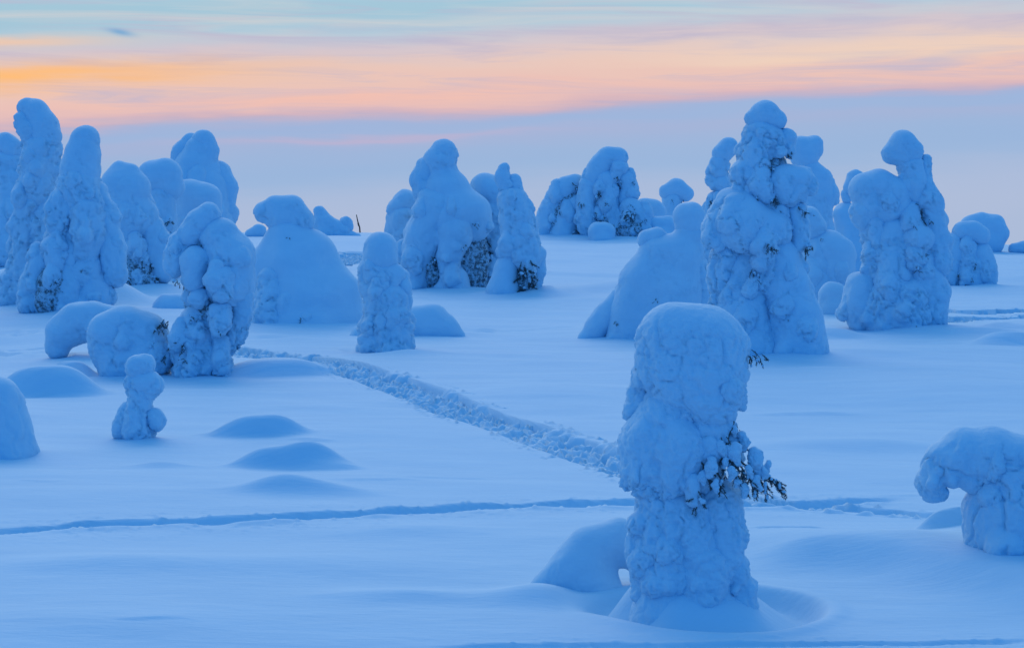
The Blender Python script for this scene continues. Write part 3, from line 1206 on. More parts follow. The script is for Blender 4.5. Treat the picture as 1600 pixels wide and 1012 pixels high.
spray(t, [[(1110, 680, -30), (1130, 715, -45), (1150, 740, -50), (1165, 772, -50)],
          [(1120, 690, -30), (1150, 715, -35), (1185, 742, -35), (1205, 750, -35), (1226, 770, -35)],
          [(1146, 660, -30), (1136, 690, -45), (1128, 720, -48), (1132, 742, -48)],
          [(1180, 738, -38), (1196, 752, -38), (1200, 778, -38)],
          [(1140, 715, -45), (1158, 730, -50), (1172, 752, -50), (1180, 776, -45)],
          [(1195, 745, -35), (1210, 752, -32), (1218, 768, -32)],
          [(1096, 720, -50), (1104, 745, -54), (1118, 755, -54)],
          [(1150, 690, -30), (1170, 705, -30), (1182, 735, -30), (1190, 760, -28)],
          [(1090, 745, -48), (1088, 770, -50), (1089, 795, -50)],
          [(1150, 722, -46), (1162, 742, -50), (1160, 768, -48)],
          [(1165, 725, -40), (1180, 748, -42), (1184, 770, -40)],
          [(1120, 735, -52), (1128, 752, -55), (1124, 772, -54)],
          [(1135, 700, -48), (1144, 722, -52), (1150, 745, -54)],
          [(1186, 740, -36), (1206, 746, -34), (1222, 758, -34)],
          [(1105, 700, -46), (1112, 722, -50), (1108, 742, -52)]],
      [(1149, 706, 16, -50), (1162, 688, 14, -28), (1183, 718, 19, -34), (1192, 735, 10, -36), (1185, 752, 11, -44), (1110, 728, 15, -58),
       (1120, 757, 10, -58), (1163, 764, 11, -48), (1142, 738, 10, -56), (1146, 672, 8, -36), (1098, 745, 10, -54), (1170, 735, 9, -50),
       (1128, 700, 12, -50), (1202, 726, 8, -30), (1132, 722, 8, -54), (1152, 752, 8, -52)])

# ---- bowed sapling under drift beside the near tree
t = T('smooth bowed drift arching low against the near tall column', (925, 925), 20, 2, 0.12, 2.8, 'snow drift', 'snow_drift')
t.snow('snow_cover', [[(1000, 862, 30, 20), (962, 842, 33, 16), (926, 856, 32, 8), (904, 890, 34), (905, 940, 44)], [(900, 885, 30), (868, 908, 26, -6), (832, 935, 20, -14), (795, 955, 12, -22)], [(925, 925, 36, -6), (965, 960, 34, -12)]], warp=0.6, k=0.9)

# ---- arch tree at the right edge
t = T('bowed snow-laden tree bending its tip down at the right edge', (1572, 897), 40, 3, 0.45, 2.5)
t.trunk([(1585, 870), (1580, 780), (1540, 715), (1480, 725)], 8)
t.snow(CL, [[(1590, 860, 62), (1590, 790, 66), (1585, 745, 58)], [(1542, 870, 36), (1542, 795, 34)]], lumps=3, warp=0.5)
t.snow(CAP, [[(1590, 738, 56, 0), (1545, 716, 48), (1505, 708, 38), (1474, 722, 32), (1462, 738, 24)], [(1525, 745, 24, -8)]], lumps=3, warp=0.5, rough=0.45)
t.snow(CL, [(1460, 735, 20), (1456, 752, 24), (1457, 764, 20), (1470, 770, 12)], lumps=2, warp=0.5)
t.snow(CL, [(1640, 760, 60, 10), (1640, 840, 70, 10)], lumps=4)
t.snow(SK, [(1560, 865, 50), (1600, 880, 60)], rough=0.2)
t.drape(4, 12, 20, rough=0.5)

# ---- left foreground
t = T('rounded snow hump cut off by the left edge above the ski track', (2, 722), 40, 4, 0.2, 2.8, 'snow mound', 'snow_mound')
t.snow('snow_cover', [[(-6, 632, 42), (0, 680, 48), (4, 720, 56)]], warp=0.5)
t.snow(CL, [(26, 675, 24), (34, 705, 24), (44, 725, 18)], warp=0.5)
t = T('small figure-like snow tree with round head and two stubby arms', (214, 690), 18, 5, 0.5, 2.2)
t.trunk([(215, 690), (216, 600)], 4)
t.snow(CAP, [(214, 573, 18), (224, 572, 18)], rough=0.4)
t.snow(CL, [[(214, 600, 20), (220, 612, 20)], [(232, 602, 23)]], lumps=2, rough=0.5)
t.snow(CL, [(219, 590, 16), (219, 622, 19), (218, 645, 21), (216, 675, 26)], lumps=3)
t.snow(CL, [(203, 640, 14), (192, 658, 15), (187, 676, 11)], lumps=2)
t.snow(CL, [(240, 650, 14, -3), (245, 660, 14, -3)])
t.twigs(196, 690, 12, 3, snowy=0)

# ---- left middle cluster (front row)
t = T('bowed snow-laden arch with an open gap beneath, left of the rounded lump', (112, 560), 22, 6, 0.35, 2.6)
t.snow('snow_cover', [[(90, 540, 20), (97, 520, 26), (120, 505, 30), (150, 500, 28), (185, 510, 30)]], lumps=2, warp=0.6)
t.trunk([(185, 560, 20), (180, 510, 10), (120, 510)], 5)
t = T('broad rounded snow lump leaning against the clumpy front tree', (198, 586), 32, 7, 0.55, 2.6)
t.snow('snow_cover', [[(172, 522, 32), (200, 512, 34), (228, 520, 32)], [(168, 550, 26), (190, 570, 36), (235, 560, 36)]], lumps=4, warp=0.6)
t.trunk([(215, 585), (200, 520)], 5)
t.twigs(248, 510, 18, 6, snowy=2)
t.twigs(262, 560, 16, 5, snowy=3)
t.twigs(240, 535, 14, 4, snowy=2)
t = T('clumpy snow tree with hanging balls of snow in front of the smooth dome', (318, 588), 34, 8, 1.0, 2.4)
t.trunk([(318, 588), (320, 480), (335, 380)], 7)
t.snow(CAP, [(326, 335, 18), (312, 350, 22), (297, 368, 20)], warp=0.5, rough=0.5)
t.snow(CL, [(282, 378, 17), (276, 400, 19), (273, 420, 16)], rough=0.6)
t.snow(CAP, [[(345, 372, 30), (360, 400, 38), (358, 445, 38)]], lumps=4, warp=0.5, rough=0.6)
t.snow(CL, [(305, 408, 22, -18), (303, 436, 17, -20)], rough=0.6)
t.snow('foliage', [(318, 385, 24, 16), (325, 440, 32, 16), (322, 500, 32, 14), (320, 570, 34, 14)], rough=1.0, lumps=6, mat=MAT_FOLIAGE)
t.snow(CL, [(345, 437, 22, -34), (347, 452, 20, -34)], lumps=2)
t.snow(CL, [(311, 466, 15, -22)], lumps=1)
t.snow(CL, [(344, 490, 19, -24), (341, 506, 14, -24)], lumps=1)
t.snow(CL, [(380, 460, 18), (378, 490, 17), (370, 520, 15), (362, 545, 11)], lumps=6)
t.snow(CL, [[(305, 500, 24, 0), (300, 540, 30), (305, 580, 34)], [(330, 520, 26, 6), (335, 570, 30, 6)]], lumps=8)
t.snow(CL, [(346, 535, 13, -16), (346, 575, 13, -18)], lumps=3)
t.snow(CL, [(290, 520, 12, -18), (298, 545, 11, -20)], lumps=2)
t.drape(10, 8, 15)
for x, y, sz, n in [(281, 440, 17, 5), (257, 507, 22, 6), (283, 535, 24, 6), (322, 478, 14, 4), (342, 520, 10, 3), (300, 495, 12, 4), (288, 560, 12, 3)]:
    t.twigs(x, y, sz, n, snowy=2)
mnd('low smooth snow bump between tall left trees and clumpy front tree', (258, 490), [(262, 484, 24), (275, 482, 22)], 15, 9)

# ---- far left tall trees
t = T('tallest far left snow tree with a beaked head', (48, 478), 30, 10)
t.trunk([(48, 478), (55, 330), (60, 190)], 6)
t.snow(CAP, [(42, 168, 15), (55, 176, 20), (66, 195, 24), (70, 215, 24)], rough=0.5, warp=0.5)
t.snow(CL, [(36, 190, 15, -6), (46, 202, 18, -6), (52, 222, 16, -4)], lumps=3)
t.snow(CL, [[(68, 232, 28), (60, 265, 27), (58, 300, 26)]], lumps=5, warp=0.6)
t.snow(CL, [(48, 310, 20), (42, 350, 22), (44, 385, 24), (36, 425, 24)], lumps=6)
t.snow(CL, [(75, 320, 22), (72, 370, 24), (66, 420, 26)], lumps=5)
t.snow(SK, [[(34, 430, 22), (24, 470, 26)], [(60, 440, 26), (55, 475, 30)]], lumps=3)
t.snow(CL, [(64, 220, 21, 12), (60, 300, 24, 12), (58, 390, 27, 12), (50, 470, 32, 12)], rough=0.8)
t.drape(16, 8, 16)
t.twigs(78, 312, 12, 3)
t = T('tall bulky snow tree beside the tallest far left one, blunt rounded top', (112, 490), 40, 11)
t.trunk([(108, 488), (120, 350), (130, 230)], 8)
t.snow(CAP, [(133, 219, 22), (128, 240, 27), (124, 268, 30)], rough=0.4, warp=0.5)
t.snow(CL, [(122, 290, 33), (130, 312, 30)], lumps=7, warp=0.6)
t.snow(CL, [(99, 312, 21, -6), (93, 345, 22, -8), (96, 365, 16, -6)], lumps=3)
t.snow(CL, [(137, 335, 26, -12), (140, 368, 27, -12), (132, 398, 18, -14)], lumps=4, rough=0.8)
t.snow(CL, [(152, 300, 16, 8), (162, 345, 20, 6), (174, 395, 22, 4), (178, 430, 20, 2)], lumps=2, rough=0.5)
t.snow(CL, [(87, 392, 23, -14), (90, 405, 20, -16)], lumps=3)
t.snow(CL, [(66, 408, 20), (52, 440, 22), (46, 475, 20)], lumps=4)
t.snow(CL, [(62, 455, 15, -8), (66, 480, 14, -8)], lumps=2)
t.snow(CL, [(107, 430, 18, -10), (104, 460, 22, -12), (102, 485, 22, -10)], lumps=2, rough=0.6)
t.snow(CL, [(140, 420, 26, 0), (140, 470, 36, 4)], lumps=2, rough=0.4)
t.snow('foliage', [(108, 400, 26, 2), (92, 440, 32, 0), (90, 470, 34, 2)], rough=0.8, lumps=3, mat=MAT_FOLIAGE)
t.snow(CL, [(126, 270, 22, 14), (120, 330, 30, 14), (115, 400, 38, 16), (110, 470, 45, 16)], rough=0.8)
t.drape(16, 9, 18)
t.twigs(82, 440, 12, 4)
t.twigs(128, 420, 9, 3)
t = T('partly hidden snow tree with dark twigs at the left edge, behind the tallest', (14, 415), 25, 12)
t.snow(CAP, [(8, 222, 14), (18, 232, 17)], rough=0.5)
t.snow(CL, [(14, 255, 20), (22, 290, 20), (14, 340, 30), (10, 390, 36)], lumps=4)
t.trunk([(10, 415), (12, 240)], 5)
t.drape(5, 9, 15)
t.twigs(3, 250, 12, 4, depth=-14)
t = T('sloping smooth snow tree cut off by the left edge at mid height', (-8, 374), 30, 13, 0.4)
t.snow('snow_cover', [(-10, 300, 26), (-8, 335, 40), (-6, 370, 44)], lumps=3)
t.trunk([(-8, 374), (-8, 310)], 5)
t = T('rounded broad-shouldered snow tree with a dark twiggy foot, right of blunt topped tree', (212, 450), 38, 14)
t.trunk([(212, 450), (205, 370), (195, 280)], 6)
t.snow(CAP, [[(187, 268, 14), (186, 262, 10)], [(205, 266, 10)], [(188, 292, 30), (206, 295, 28)]], rough=0.3, warp=0.4)
t.snow(CL, [[(196, 300, 32), (198, 345, 36), (196, 372, 30)], [(222, 340, 26)]], lumps=4, rough=0.6, warp=0.5)
t.snow('foliage', [(205, 375, 32, 8), (208, 410, 38, 10), (212, 450, 42, 10)], lumps=5, rough=1.0, mat=MAT_FOLIAGE)
t.snow(CL, [(215, 385, 18, -18), (212, 405, 14, -18)], lumps=4)
t.snow(CL, [(192, 385, 22), (186, 420, 22), (182, 450, 18)], lumps=5)
t.snow(CL, [(236, 355, 20), (244, 390, 22), (252, 425, 18)], lumps=2, rough=0.4)
t.snow(CL, [(212, 430, 12, -26), (210, 450, 13, -26)], lumps=2)
t.snow(CL, [(233, 445, 10, -14), (234, 430, 7, -14)], rough=0.6)
t.drape(12, 8, 16)
for x, y, sz, n in [(222, 412, 18, 6), (204, 440, 14, 5), (245, 435, 18, 6), (255, 445, 14, 5), (190, 440, 10, 3), (236, 412, 12, 4)]:
    t.twigs(x, y, sz, n, snowy=3)
t = T('snow tree with a drooping rounded head behind the broad-shouldered one', (262, 432), 25, 15, 0.6)
t.snow(CAP, [(240, 276, 24), (258, 274, 25), (264, 292, 22)], rough=0.3, warp=0.5)
t.snow(CL, [(248, 310, 24), (250, 350, 24), (255, 400, 28)], lumps=3)
t.trunk([(262, 432), (255, 300)], 5)
t.drape(5, 8, 14)
t.twigs(264, 345, 16, 6)
t.twigs(268, 365, 14, 5)
t = T('snow tree with one big tilted smooth pillow of snow on top', (305, 425), 30, 16, 0.5)
t.snow(CAP, [[(272, 298, 16), (295, 306, 25), (320, 312, 25), (328, 330, 18)], [(296, 335, 22)]], rough=0.15, warp=0.4)
t.snow(CL, [(300, 350, 26, 6), (305, 400, 34, 6)], lumps=4, rough=0.8)
t.trunk([(305, 425), (300, 320)], 5)
t.twigs(272, 350, 14, 5)
t = T('tall rear snow tree with two-lobed head, behind the tilted pillow', (322, 402), 30, 17, 0.5)
t.snow(CAP, [(318, 222, 18), (324, 235, 17), (318, 250, 22)], rough=0.4, warp=0.4)
t.snow(CL, [(298, 222, 14, 10), (284, 238, 16, 12), (280, 260, 14, 12)], rough=0.3)
t.snow(CL, [[(312, 235, 22), (306, 262, 30), (318, 295, 36), (322, 350, 40)]], lumps=3, rough=0.4, warp=0.5)
t.snow(CL, [(342, 270, 18, 8), (352, 292, 19, 8), (346, 330, 18, 6)], rough=0.2)
t.trunk([(322, 402), (318, 240)], 6)
t.drape(5, 10, 18, rough=0.5)

# ---- bell shaped dome
t = T('wide smooth bell-shaped snow tree with a mushroom head', (470, 512), 60, 18, 0.25, 2.8)
t.trunk([(470, 510), (455, 350)], 8)
t.snow(CAP, [[(413, 331, 16), (432, 326, 20), (455, 328, 22), (470, 342, 20)], [(442, 342, 24), (450, 360, 20)], [(468, 358, 18)]], rough=0.6, warp=0.5, lumps=1)
t.snow(CL, [[(448, 388, 40), (455, 425, 60), (468, 470, 72), (472, 520, 80)], [(494, 402, 36)], [(524, 460, 36), (536, 510, 34)], [(418, 420, 28), (414, 500, 30)]], rough=0.12, warp=0.8, lumps=1)
t.snow(CL, [[(424, 440, 22, -34), (426, 470, 26, -42), (424, 510, 32, -44)]], lumps=7, rough=1.0, warp=0.9)
t.snow(CL, [(450, 470, 18, -54), (448, 512, 24, -56)], lumps=7)
t.snow(CL, [(478, 500, 14, -66), (480, 515, 16, -66)], rough=0.8)
t.snow('foliage', [(466, 488, 12, -62), (466, 515, 16, -62)], rough=1.0, lumps=4, mat=MAT_FOLIAGE)
t.twigs(464, 500, 14, 5, snowy=4)
t.twigs(452, 372, 8, 3, snowy=0)
mnd('small distant bump left of the mushroom-headed dome', (404, 372), [(404, 362, 12), (390, 366, 8)], 8, 19)
t = T('tiny distant snow humps with a curled end near the bare stick', (520, 368), 10, 20, 0.4, 2.2, 'snow mound', 'snow_mound')
t.snow('snow_cover', [[(498, 331, 9), (506, 342, 10), (520, 352, 11), (536, 360, 12)], [(500, 350, 12), (508, 365, 16)]], k=0.5, vox=1.8)
t.snow(CL, [(541, 347, 9), (544, 355, 8)], vox=1.8)
t.snow(SK, [(500, 368, 12), (530, 366, 12), (556, 372, 8)], vox=1.8, rough=0.1)
gx, gy = ground_hit(560, 366)
st = obj('bare_stick', None, None, (gx, gy, hgt(gx, gy)))
tag(st, 'thin bare dark stick standing upright on the skyline', 'stick')
pxm = gy / FPX
P = [(3 * pxm, 0, -.3), (2 * pxm, 0, 8 * pxm), (-1 * pxm, 0, 18 * pxm), (-3 * pxm, 0, 28 * pxm)]
V, F = tube(P, [1.3 * pxm, 1.2 * pxm, 1.0 * pxm, .7 * pxm], 6)
obj('stem', mesh_from('stem', V, F, MAT_BARK), st)
V, F = tube([(2 * pxm, 0, 8 * pxm), (0, 0, 11 * pxm), (-1.5 * pxm, 0, 15 * pxm)], [.8 * pxm, .6 * pxm, .4 * pxm], 5)
obj('side_twig', mesh_from('side_twig', V, F, MAT_BARK), st)

# ---- column tree
t = T('lone short snow column with rounded head in front of low mound', (608, 551), 34, 21, 0.7, 2.4)
t.trunk([(608, 550), (598, 400)], 6)
t.snow(CAP, [(594, 388, 25), (594, 402, 26)], rough=0.35, warp=0.4)
t.snow(CL, [[(588, 425, 26), (592, 445, 28)], [(606, 435, 26)]], lumps=5)
t.snow(CL, [(624, 432, 14), (630, 455, 13), (633, 480, 11)], lumps=3)
t.snow(CL, [(594, 452, 18, -18), (598, 470, 15, -18)], lumps=3)
t.snow(CL, [(602, 470, 35), (606, 510, 37), (608, 555, 38)], lumps=9, warp=0.5)
t.drape(10, 7, 14)
mnd('low loaf-shaped snow mound behind the lone column', (655, 528), [[(640, 512, 34), (672, 508, 32), (694, 516, 26), (712, 526, 14)], [(600, 520, 20), (562, 526, 16), (550, 532, 10)]], 22, 22, rough=0.12)

# ---- centre group
t = T('left rear snow tree of the centre group, low rounded shoulder', (632, 440), 22, 23, 0.7)
t.snow(CAP, [(634, 316, 19), (622, 325, 17)], rough=0.4)
t.snow(CL, [(628, 345, 24), (628, 380, 26), (632, 425, 28)], lumps=5)
t.trunk([(632, 440), (630, 330)], 4)
t.drape(6, 8, 14)
t = T('tallest hooded snow tree of the centre group with draped shoulders', (692, 452), 44, 24, 0.9)
t.trunk([(695, 450), (692, 340), (690, 260)], 7)
t.snow(CAP, [(694, 240, 21), (688, 252, 24), (686, 268, 20)], rough=0.6, warp=0.35)
t.snow(CL, [(666, 262, 16, 2), (658, 282, 18, 2), (666, 300, 20, 0)], rough=0.5)
t.snow(CL, [[(690, 265, 22), (697, 298, 34), (706, 332, 48)], [(736, 336, 29)], [(738, 355, 22)]], lumps=2, rough=0.3, warp=0.4)
t.snow('foliage', [[(704, 360, 40, 12), (700, 445, 46, 14)], [(736, 370, 22, 8), (736, 445, 24, 8)]], lumps=5, rough=1.0, mat=MAT_FOLIAGE)
t.snow(CL, [(682, 325, 32, -14), (662, 372, 32, -16), (650, 420, 24, -14), (646, 452, 22, -12)], lumps=3, rough=0.5)
t.snow(CL, [(712, 365, 26, -34), (704, 395, 20, -36), (702, 415, 16, -34)], lumps=4, rough=0.6)
t.snow(CL, [(712, 400, 22, 0), (715, 450, 26, 4)], lumps=5)
t.snow(CL, [(710, 440, 24, -32), (708, 456, 28, -32)], rough=0.3)
t.snow(CL, [(740, 452, 11, -10)])
t.drape(12, 8, 17)
t.twigs(677, 402, 16, 5)
t.twigs(728, 385, 12, 5)
t.twigs(742, 350, 10, 4)
t = T('round headed snow tree with snowy twigs down its front, middle of centre group', (762, 448), 30, 25, 1.0)
t.trunk([(762, 455), (762, 310)], 5)
t.snow(CAP, [[(758, 296, 25), (772, 302, 27), (778, 322, 22)]], rough=0.3, warp=0.4)
t.snow(CL, [(772, 335, 28), (780, 370, 26), (782, 405, 25), (778, 442, 25)], lumps=9)
t.snow('foliage', [(752, 380, 22, -4), (750, 440, 24, -4)], lumps=8, rough=1.0, mat=MAT_FOLIAGE)
t.drape(10, 6, 12)
for x, y, sz, n in [(748, 370, 22, 8), (760, 395, 22, 8), (745, 410, 20, 7), (762, 425, 18, 6), (750, 440, 16, 6), (735, 425, 12, 4)]:
    t.twigs(x, y, sz, n, snowy=8, dens=1.2)
t = T('right hand snow tree of the centre group with knobbed top and dark twiggy foot', (822, 461), 28, 26, 0.8)
t.trunk([(822, 460), (815, 380), (795, 275)], 5)
t.snow(CAP, [(787, 264, 9), (785, 276, 13), (792, 292, 14)], rough=0.4, vox=2.3)
t.snow(CL, [(803, 282, 10), (806, 300, 12)], rough=0.4, vox=2.3)
t.snow(CL, [(800, 315, 24), (808, 345, 28), (814, 380, 28), (820, 400, 26)], lumps=5, warp=0.6)
t.snow(CL, [(838, 395, 13), (842, 425, 11), (838, 445, 9)], lumps=4)
t.snow('foliage', [(818, 410, 22, 4), (822, 455, 22, 4)], lumps=5, rough=1.0, mat=MAT_FOLIAGE)
t.snow(CL, [(802, 400, 13, -6), (803, 425, 10, -4)], lumps=2)
t.snow(CL, [(826, 412, 12, -20), (828, 425, 9, -20)], lumps=2)
t.drape(5, 7, 12)
for x, y, sz, n in [(822, 415, 22, 9), (815, 430, 22, 9), (830, 432, 20, 8), (820, 448, 20, 8), (834, 448, 16, 6), (812, 450, 16, 5)]:
    t.twigs(x, y, sz, n, snowy=3, dens=1.5)
t = T('small smooth leaning snow cone at the foot of the centre group', (788, 461), 20, 27, 0.15, 2.6)
t.snow('snow_cover', [(798, 396, 14), (790, 425, 19), (786, 455, 25)], warp=0.4)
t.trunk([(788, 460), (796, 405)], 3)

# ---- skyline group
t = T('leaning snow tree at the left of the skyline group', (868, 371), 22, 28, 0.9, 2.5)
t.trunk([(875, 370), (890, 300)], 4)
t.snow(CAP, [(898, 288, 16), (882, 294, 18), (868, 312, 16)], rough=0.5)
t.snow(CL, [(862, 322, 16), (852, 345, 15), (848, 368, 14)], lumps=5)
t.snow(CL, [(895, 320, 18), (886, 345, 22), (880, 368, 26)], rough=0.3)
t.snow('foliage', [(885, 312, 20, 6), (876, 360, 26, 6)], rough=1.0, lumps=3, mat=MAT_FOLIAGE)
t.drape(8, 6, 12)
t.twigs(896, 288, 14, 5)
t.twigs(898, 362, 14, 5)
t.twigs(875, 330, 9, 3)
t = T('twisted skyline snow tree with hooked head and dark cracks', (945, 372), 30, 29, 1.0, 2.4)
t.trunk([(948, 370), (955, 260)], 5)
t.snow(CAP, [(966, 246, 15), (950, 246, 16), (934, 262, 16), (924, 278, 14)], rough=0.6, warp=0.5)
t.snow(CL, [(966, 262, 14, -6), (960, 276, 10, -6)])
t.snow(CL, [(920, 290, 14), (916, 320, 15), (918, 355, 15)], lumps=5)
t.snow(CL, [(945, 280, 16), (950, 310, 16), (958, 340, 15), (956, 370, 16)], lumps=4, rough=0.6)
t.snow(CL, [(978, 280, 15, 4), (986, 295, 12, 4), (976, 310, 12, 4)], lumps=2, rough=0.4)
t.snow(CL, [(935, 330, 9, -6), (940, 340, 8, -6)], lumps=2, vox=2.0)
t.snow('foliage', [[(945, 268, 16, 16), (948, 310, 26, 16), (948, 365, 29, 16)], [(972, 300, 13, 14), (972, 360, 14, 16)]], lumps=4, rough=0.9, mat=MAT_FOLIAGE)
t.drape(14, 5, 11)
for x, y, sz, n in [(936, 300, 14, 5), (966, 280, 12, 5), (938, 348, 12, 5), (964, 355, 14, 5), (930, 335, 10, 4), (990, 285, 8, 3), (946, 318, 10, 4), (908, 320, 12, 4)]:
    t.twigs(x, y, sz, n, snowy=2)
t = T('low rough snow tree with dark twiggy front, right end of the skyline group', (990, 372), 20, 30, 1.0, 2.5)
t.snow(CL, [(985, 325, 16), (1000, 335, 18), (1004, 360, 18)], lumps=5)
t.snow('foliage', [(985, 340, 17, -3), (988, 368, 19, -3)], lumps=5, rough=1.0, mat=MAT_FOLIAGE)
t.trunk([(992, 370), (992, 320)], 4)
t.drape(6, 5, 10)
for x, y, sz, n in [(984, 318, 12, 5), (980, 340, 16, 7), (990, 335, 14, 6), (1006, 345, 10, 4)]:
    t.twigs(x, y, sz, n, snowy=4)
mnd('small round snow bump at the foot of the twisted skyline tree', (940, 374), [(934, 362, 14), (946, 362, 14), (942, 374, 18)], 14, 31)
t = T('mushroom-capped small snow tree on the skyline', (1055, 366), 16, 32, 0.5, 2.4)
t.snow(CAP, [[(1042, 300, 12), (1056, 294, 15), (1072, 303, 12)]], rough=0.2, warp=0.4)
t.snow(CL, [(1050, 312, 15), (1052, 335, 16), (1056, 360, 20)], lumps=2, rough=0.5)
t.trunk([(1055, 365), (1054, 305)], 3)
t.twigs(1050, 314, 8, 3, snowy=0)
t.twigs(1066, 314, 7, 3, snowy=0)
mnd('pale rounded snow lump between skyline group and mushroom cap', (1016, 368), [(1008, 328, 17), (1022, 332, 18), (1018, 360, 24)], 16, 33)
mnd('low snow pillow just below the mushroom cap', (1034, 372), [(1024, 352, 13), (1044, 352, 14), (1036, 366, 20)], 14, 34)

# ---- smooth seated figure
t = T('smooth seated-figure-like snow tree with round head and trailing tail', (1020, 533), 45, 35, 0.35, 2.6)
t.trunk([(1040, 530), (1070, 360)], 7)
t.snow(CAP, [(1072, 338, 20), (1080, 338, 21), (1078, 352, 22)], rough=0.15, warp=0.3)
t.snow(CL, [(1010, 374, 14), (1026, 372, 16), (1040, 385, 16)], rough=0.15, warp=0.4)
t.snow(CL, [[(1076, 370, 24), (1062, 405, 38), (1052, 450, 46), (1045, 510, 52)], [(1028, 398, 30), (1006, 440, 38), (988, 490, 34), (980, 530, 34)]], lumps=3, rough=0.3, warp=0.5)
t.snow(CL, [(1090, 420, 18, -4), (1094, 455, 20, -4), (1090, 490, 24)], lumps=2, rough=0.4)
t.snow(CL, [(965, 462, 12, 6), (950, 490, 20, 6), (930, 515, 18, 4), (912, 528, 10)], rough=0.1, warp=0.5)
t.twigs(1028, 470, 10, 4, snowy=0)
t.twigs(962, 505, 10, 4, snowy=1)

# ---- tall tree right of centre
t = T('tallest snow tree right of centre with helmet cap and jutting right shoulder', (1198, 565), 55, 36, 1.0, 2.5)
t.trunk([(1200, 563), (1200, 400), (1195, 220)], 9)
t.snow(CAP, [[(1180, 186, 15), (1195, 180, 22), (1212, 188, 16)]], rough=0.4, warp=0.3)
t.snow(CL, [[(1188, 212, 26), (1182, 238, 26), (1178, 255, 24)], [(1208, 220, 20)]], lumps=9, warp=0.5)
t.snow(CL, [[(1166, 272, 24), (1186, 285, 26)], [(1162, 300, 20)]], lumps=5, warp=0.5)
t.snow(CL, [(1226, 284, 26, -6), (1248, 284, 23, -6), (1232, 304, 18, -10)], lumps=3, rough=0.5, warp=0.5)
t.snow('foliage', [(1198, 215, 18, 12), (1204, 265, 22, 14), (1208, 310, 29, 14), (1200, 390, 37, 18)], rough=0.7, lumps=4, mat=MAT_FOLIAGE)
t.snow(CL, [(1229, 214, 13), (1232, 236, 11)], lumps=1, vox=2.2)
t.snow(CL, [[(1150, 325, 32), (1122, 362, 27)], [(1170, 355, 44, -8), (1205, 360, 30, -8)]], lumps=8, rough=0.8, warp=0.6)
t.snow(CL, [(1132, 405, 24), (1128, 440, 20), (1126, 470, 18)], lumps=4)
t.snow(CL, [(1190, 395, 28, -14), (1200, 425, 20, -16), (1198, 445, 16, -16)], lumps=6)
t.snow(CL, [(1218, 330, 14, -8), (1222, 350, 13, -8)], lumps=1)
t.snow(CL, [(1245, 330, 15), (1250, 360, 15), (1248, 385, 12)], lumps=2, rough=0.6)
t.snow(CL, [[(1215, 400, 30), (1228, 450, 36), (1240, 500, 42), (1246, 550, 46)]], lumps=3, rough=0.3, warp=0.5)
t.snow(CL, [[(1165, 420, 32, 6), (1160, 480, 42, 6), (1165, 545, 50, 6)]], lumps=3, rough=0.4, warp=0.5)
t.snow(CL, [(1172, 455, 12, -34), (1176, 440, 10, -34)], rough=0.6, vox=2.0)
t.drape(20, 9, 20)
for x, y, sz, n in [(1208, 264, 12, 5), (1254, 326, 18, 7), (1206, 385, 20, 7), (1178, 425, 14, 6), (1180, 438, 12, 4), (1264, 388, 20, 8), (1236, 240, 14, 6), (1182, 308, 9, 3), (1210, 312, 14, 5), (1230, 500, 6, 2), (1215, 325, 10, 4)]:
    t.twigs(x, y, sz, n, snowy=2)
t = T('slim snow tree left behind the helmet-capped tall tree', (1120, 412), 22, 37, 1.0, 2.5)
t.snow(CAP, [(1138, 230, 15), (1128, 240, 15)], rough=0.4, warp=0.4)
t.snow(CL, [(1124, 256, 15), (1122, 270, 14)], lumps=2)
t.snow(CL, [(1112, 282, 11), (1126, 286, 15), (1128, 300, 13)], lumps=3)
t.snow(CL, [(1118, 316, 16), (1114, 350, 20), (1115, 395, 26)], lumps=4)
t.trunk([(1118, 410), (1130, 240)], 4)
t.drape(7, 6, 11)
t.twigs(1150, 240, 9, 4, depth=-4)
t.twigs(1110, 312, 14, 5)
t = T('double-lobed snow tree right behind the helmet-capped tall tree', (1275, 425), 25, 38, 0.5, 2.6)
t.snow(CAP, [[(1252, 234, 20), (1258, 246, 20)], [(1272, 226, 14, 6), (1274, 236, 12, 6)]], rough=0.2, warp=0.4)
t.snow(CL, [(1262, 265, 18), (1280, 282, 20), (1288, 308, 18), (1282, 332, 15)], rough=0.3, warp=0.5)
t.snow(CL, [(1270, 310, 24, 5), (1275, 400, 34, 5)], rough=0.5, lumps=2)
t.trunk([(1275, 425), (1260, 250)], 4)
t.drape(3, 8, 13, rough=0.5)
t.twigs(1240, 232, 10, 4, depth=-15)
t = T('rounded stepped snow tree filling the gap between two tall right trees', (1290, 488), 34, 39, 0.4, 2.7)
t.snow(CAP, [(1262, 345, 22), (1272, 355, 20)], rough=0.5, warp=0.5)
t.snow(CAP, [(1295, 392, 30), (1306, 400, 30), (1302, 425, 32)], rough=0.2, warp=0.4)
t.snow(CL, [(1278, 400, 28), (1274, 440, 34), (1272, 480, 36)], rough=0.4, lumps=2)
t.trunk([(1285, 488), (1275, 360)], 5)
t.drape(4, 9, 15, rough=0.5)
t.twigs(1284, 375, 8, 3)
mnd('egg-shaped snow mound between the two tall right trees', (1302, 497), [(1300, 462, 21), (1302, 485, 25)], 20, 40)

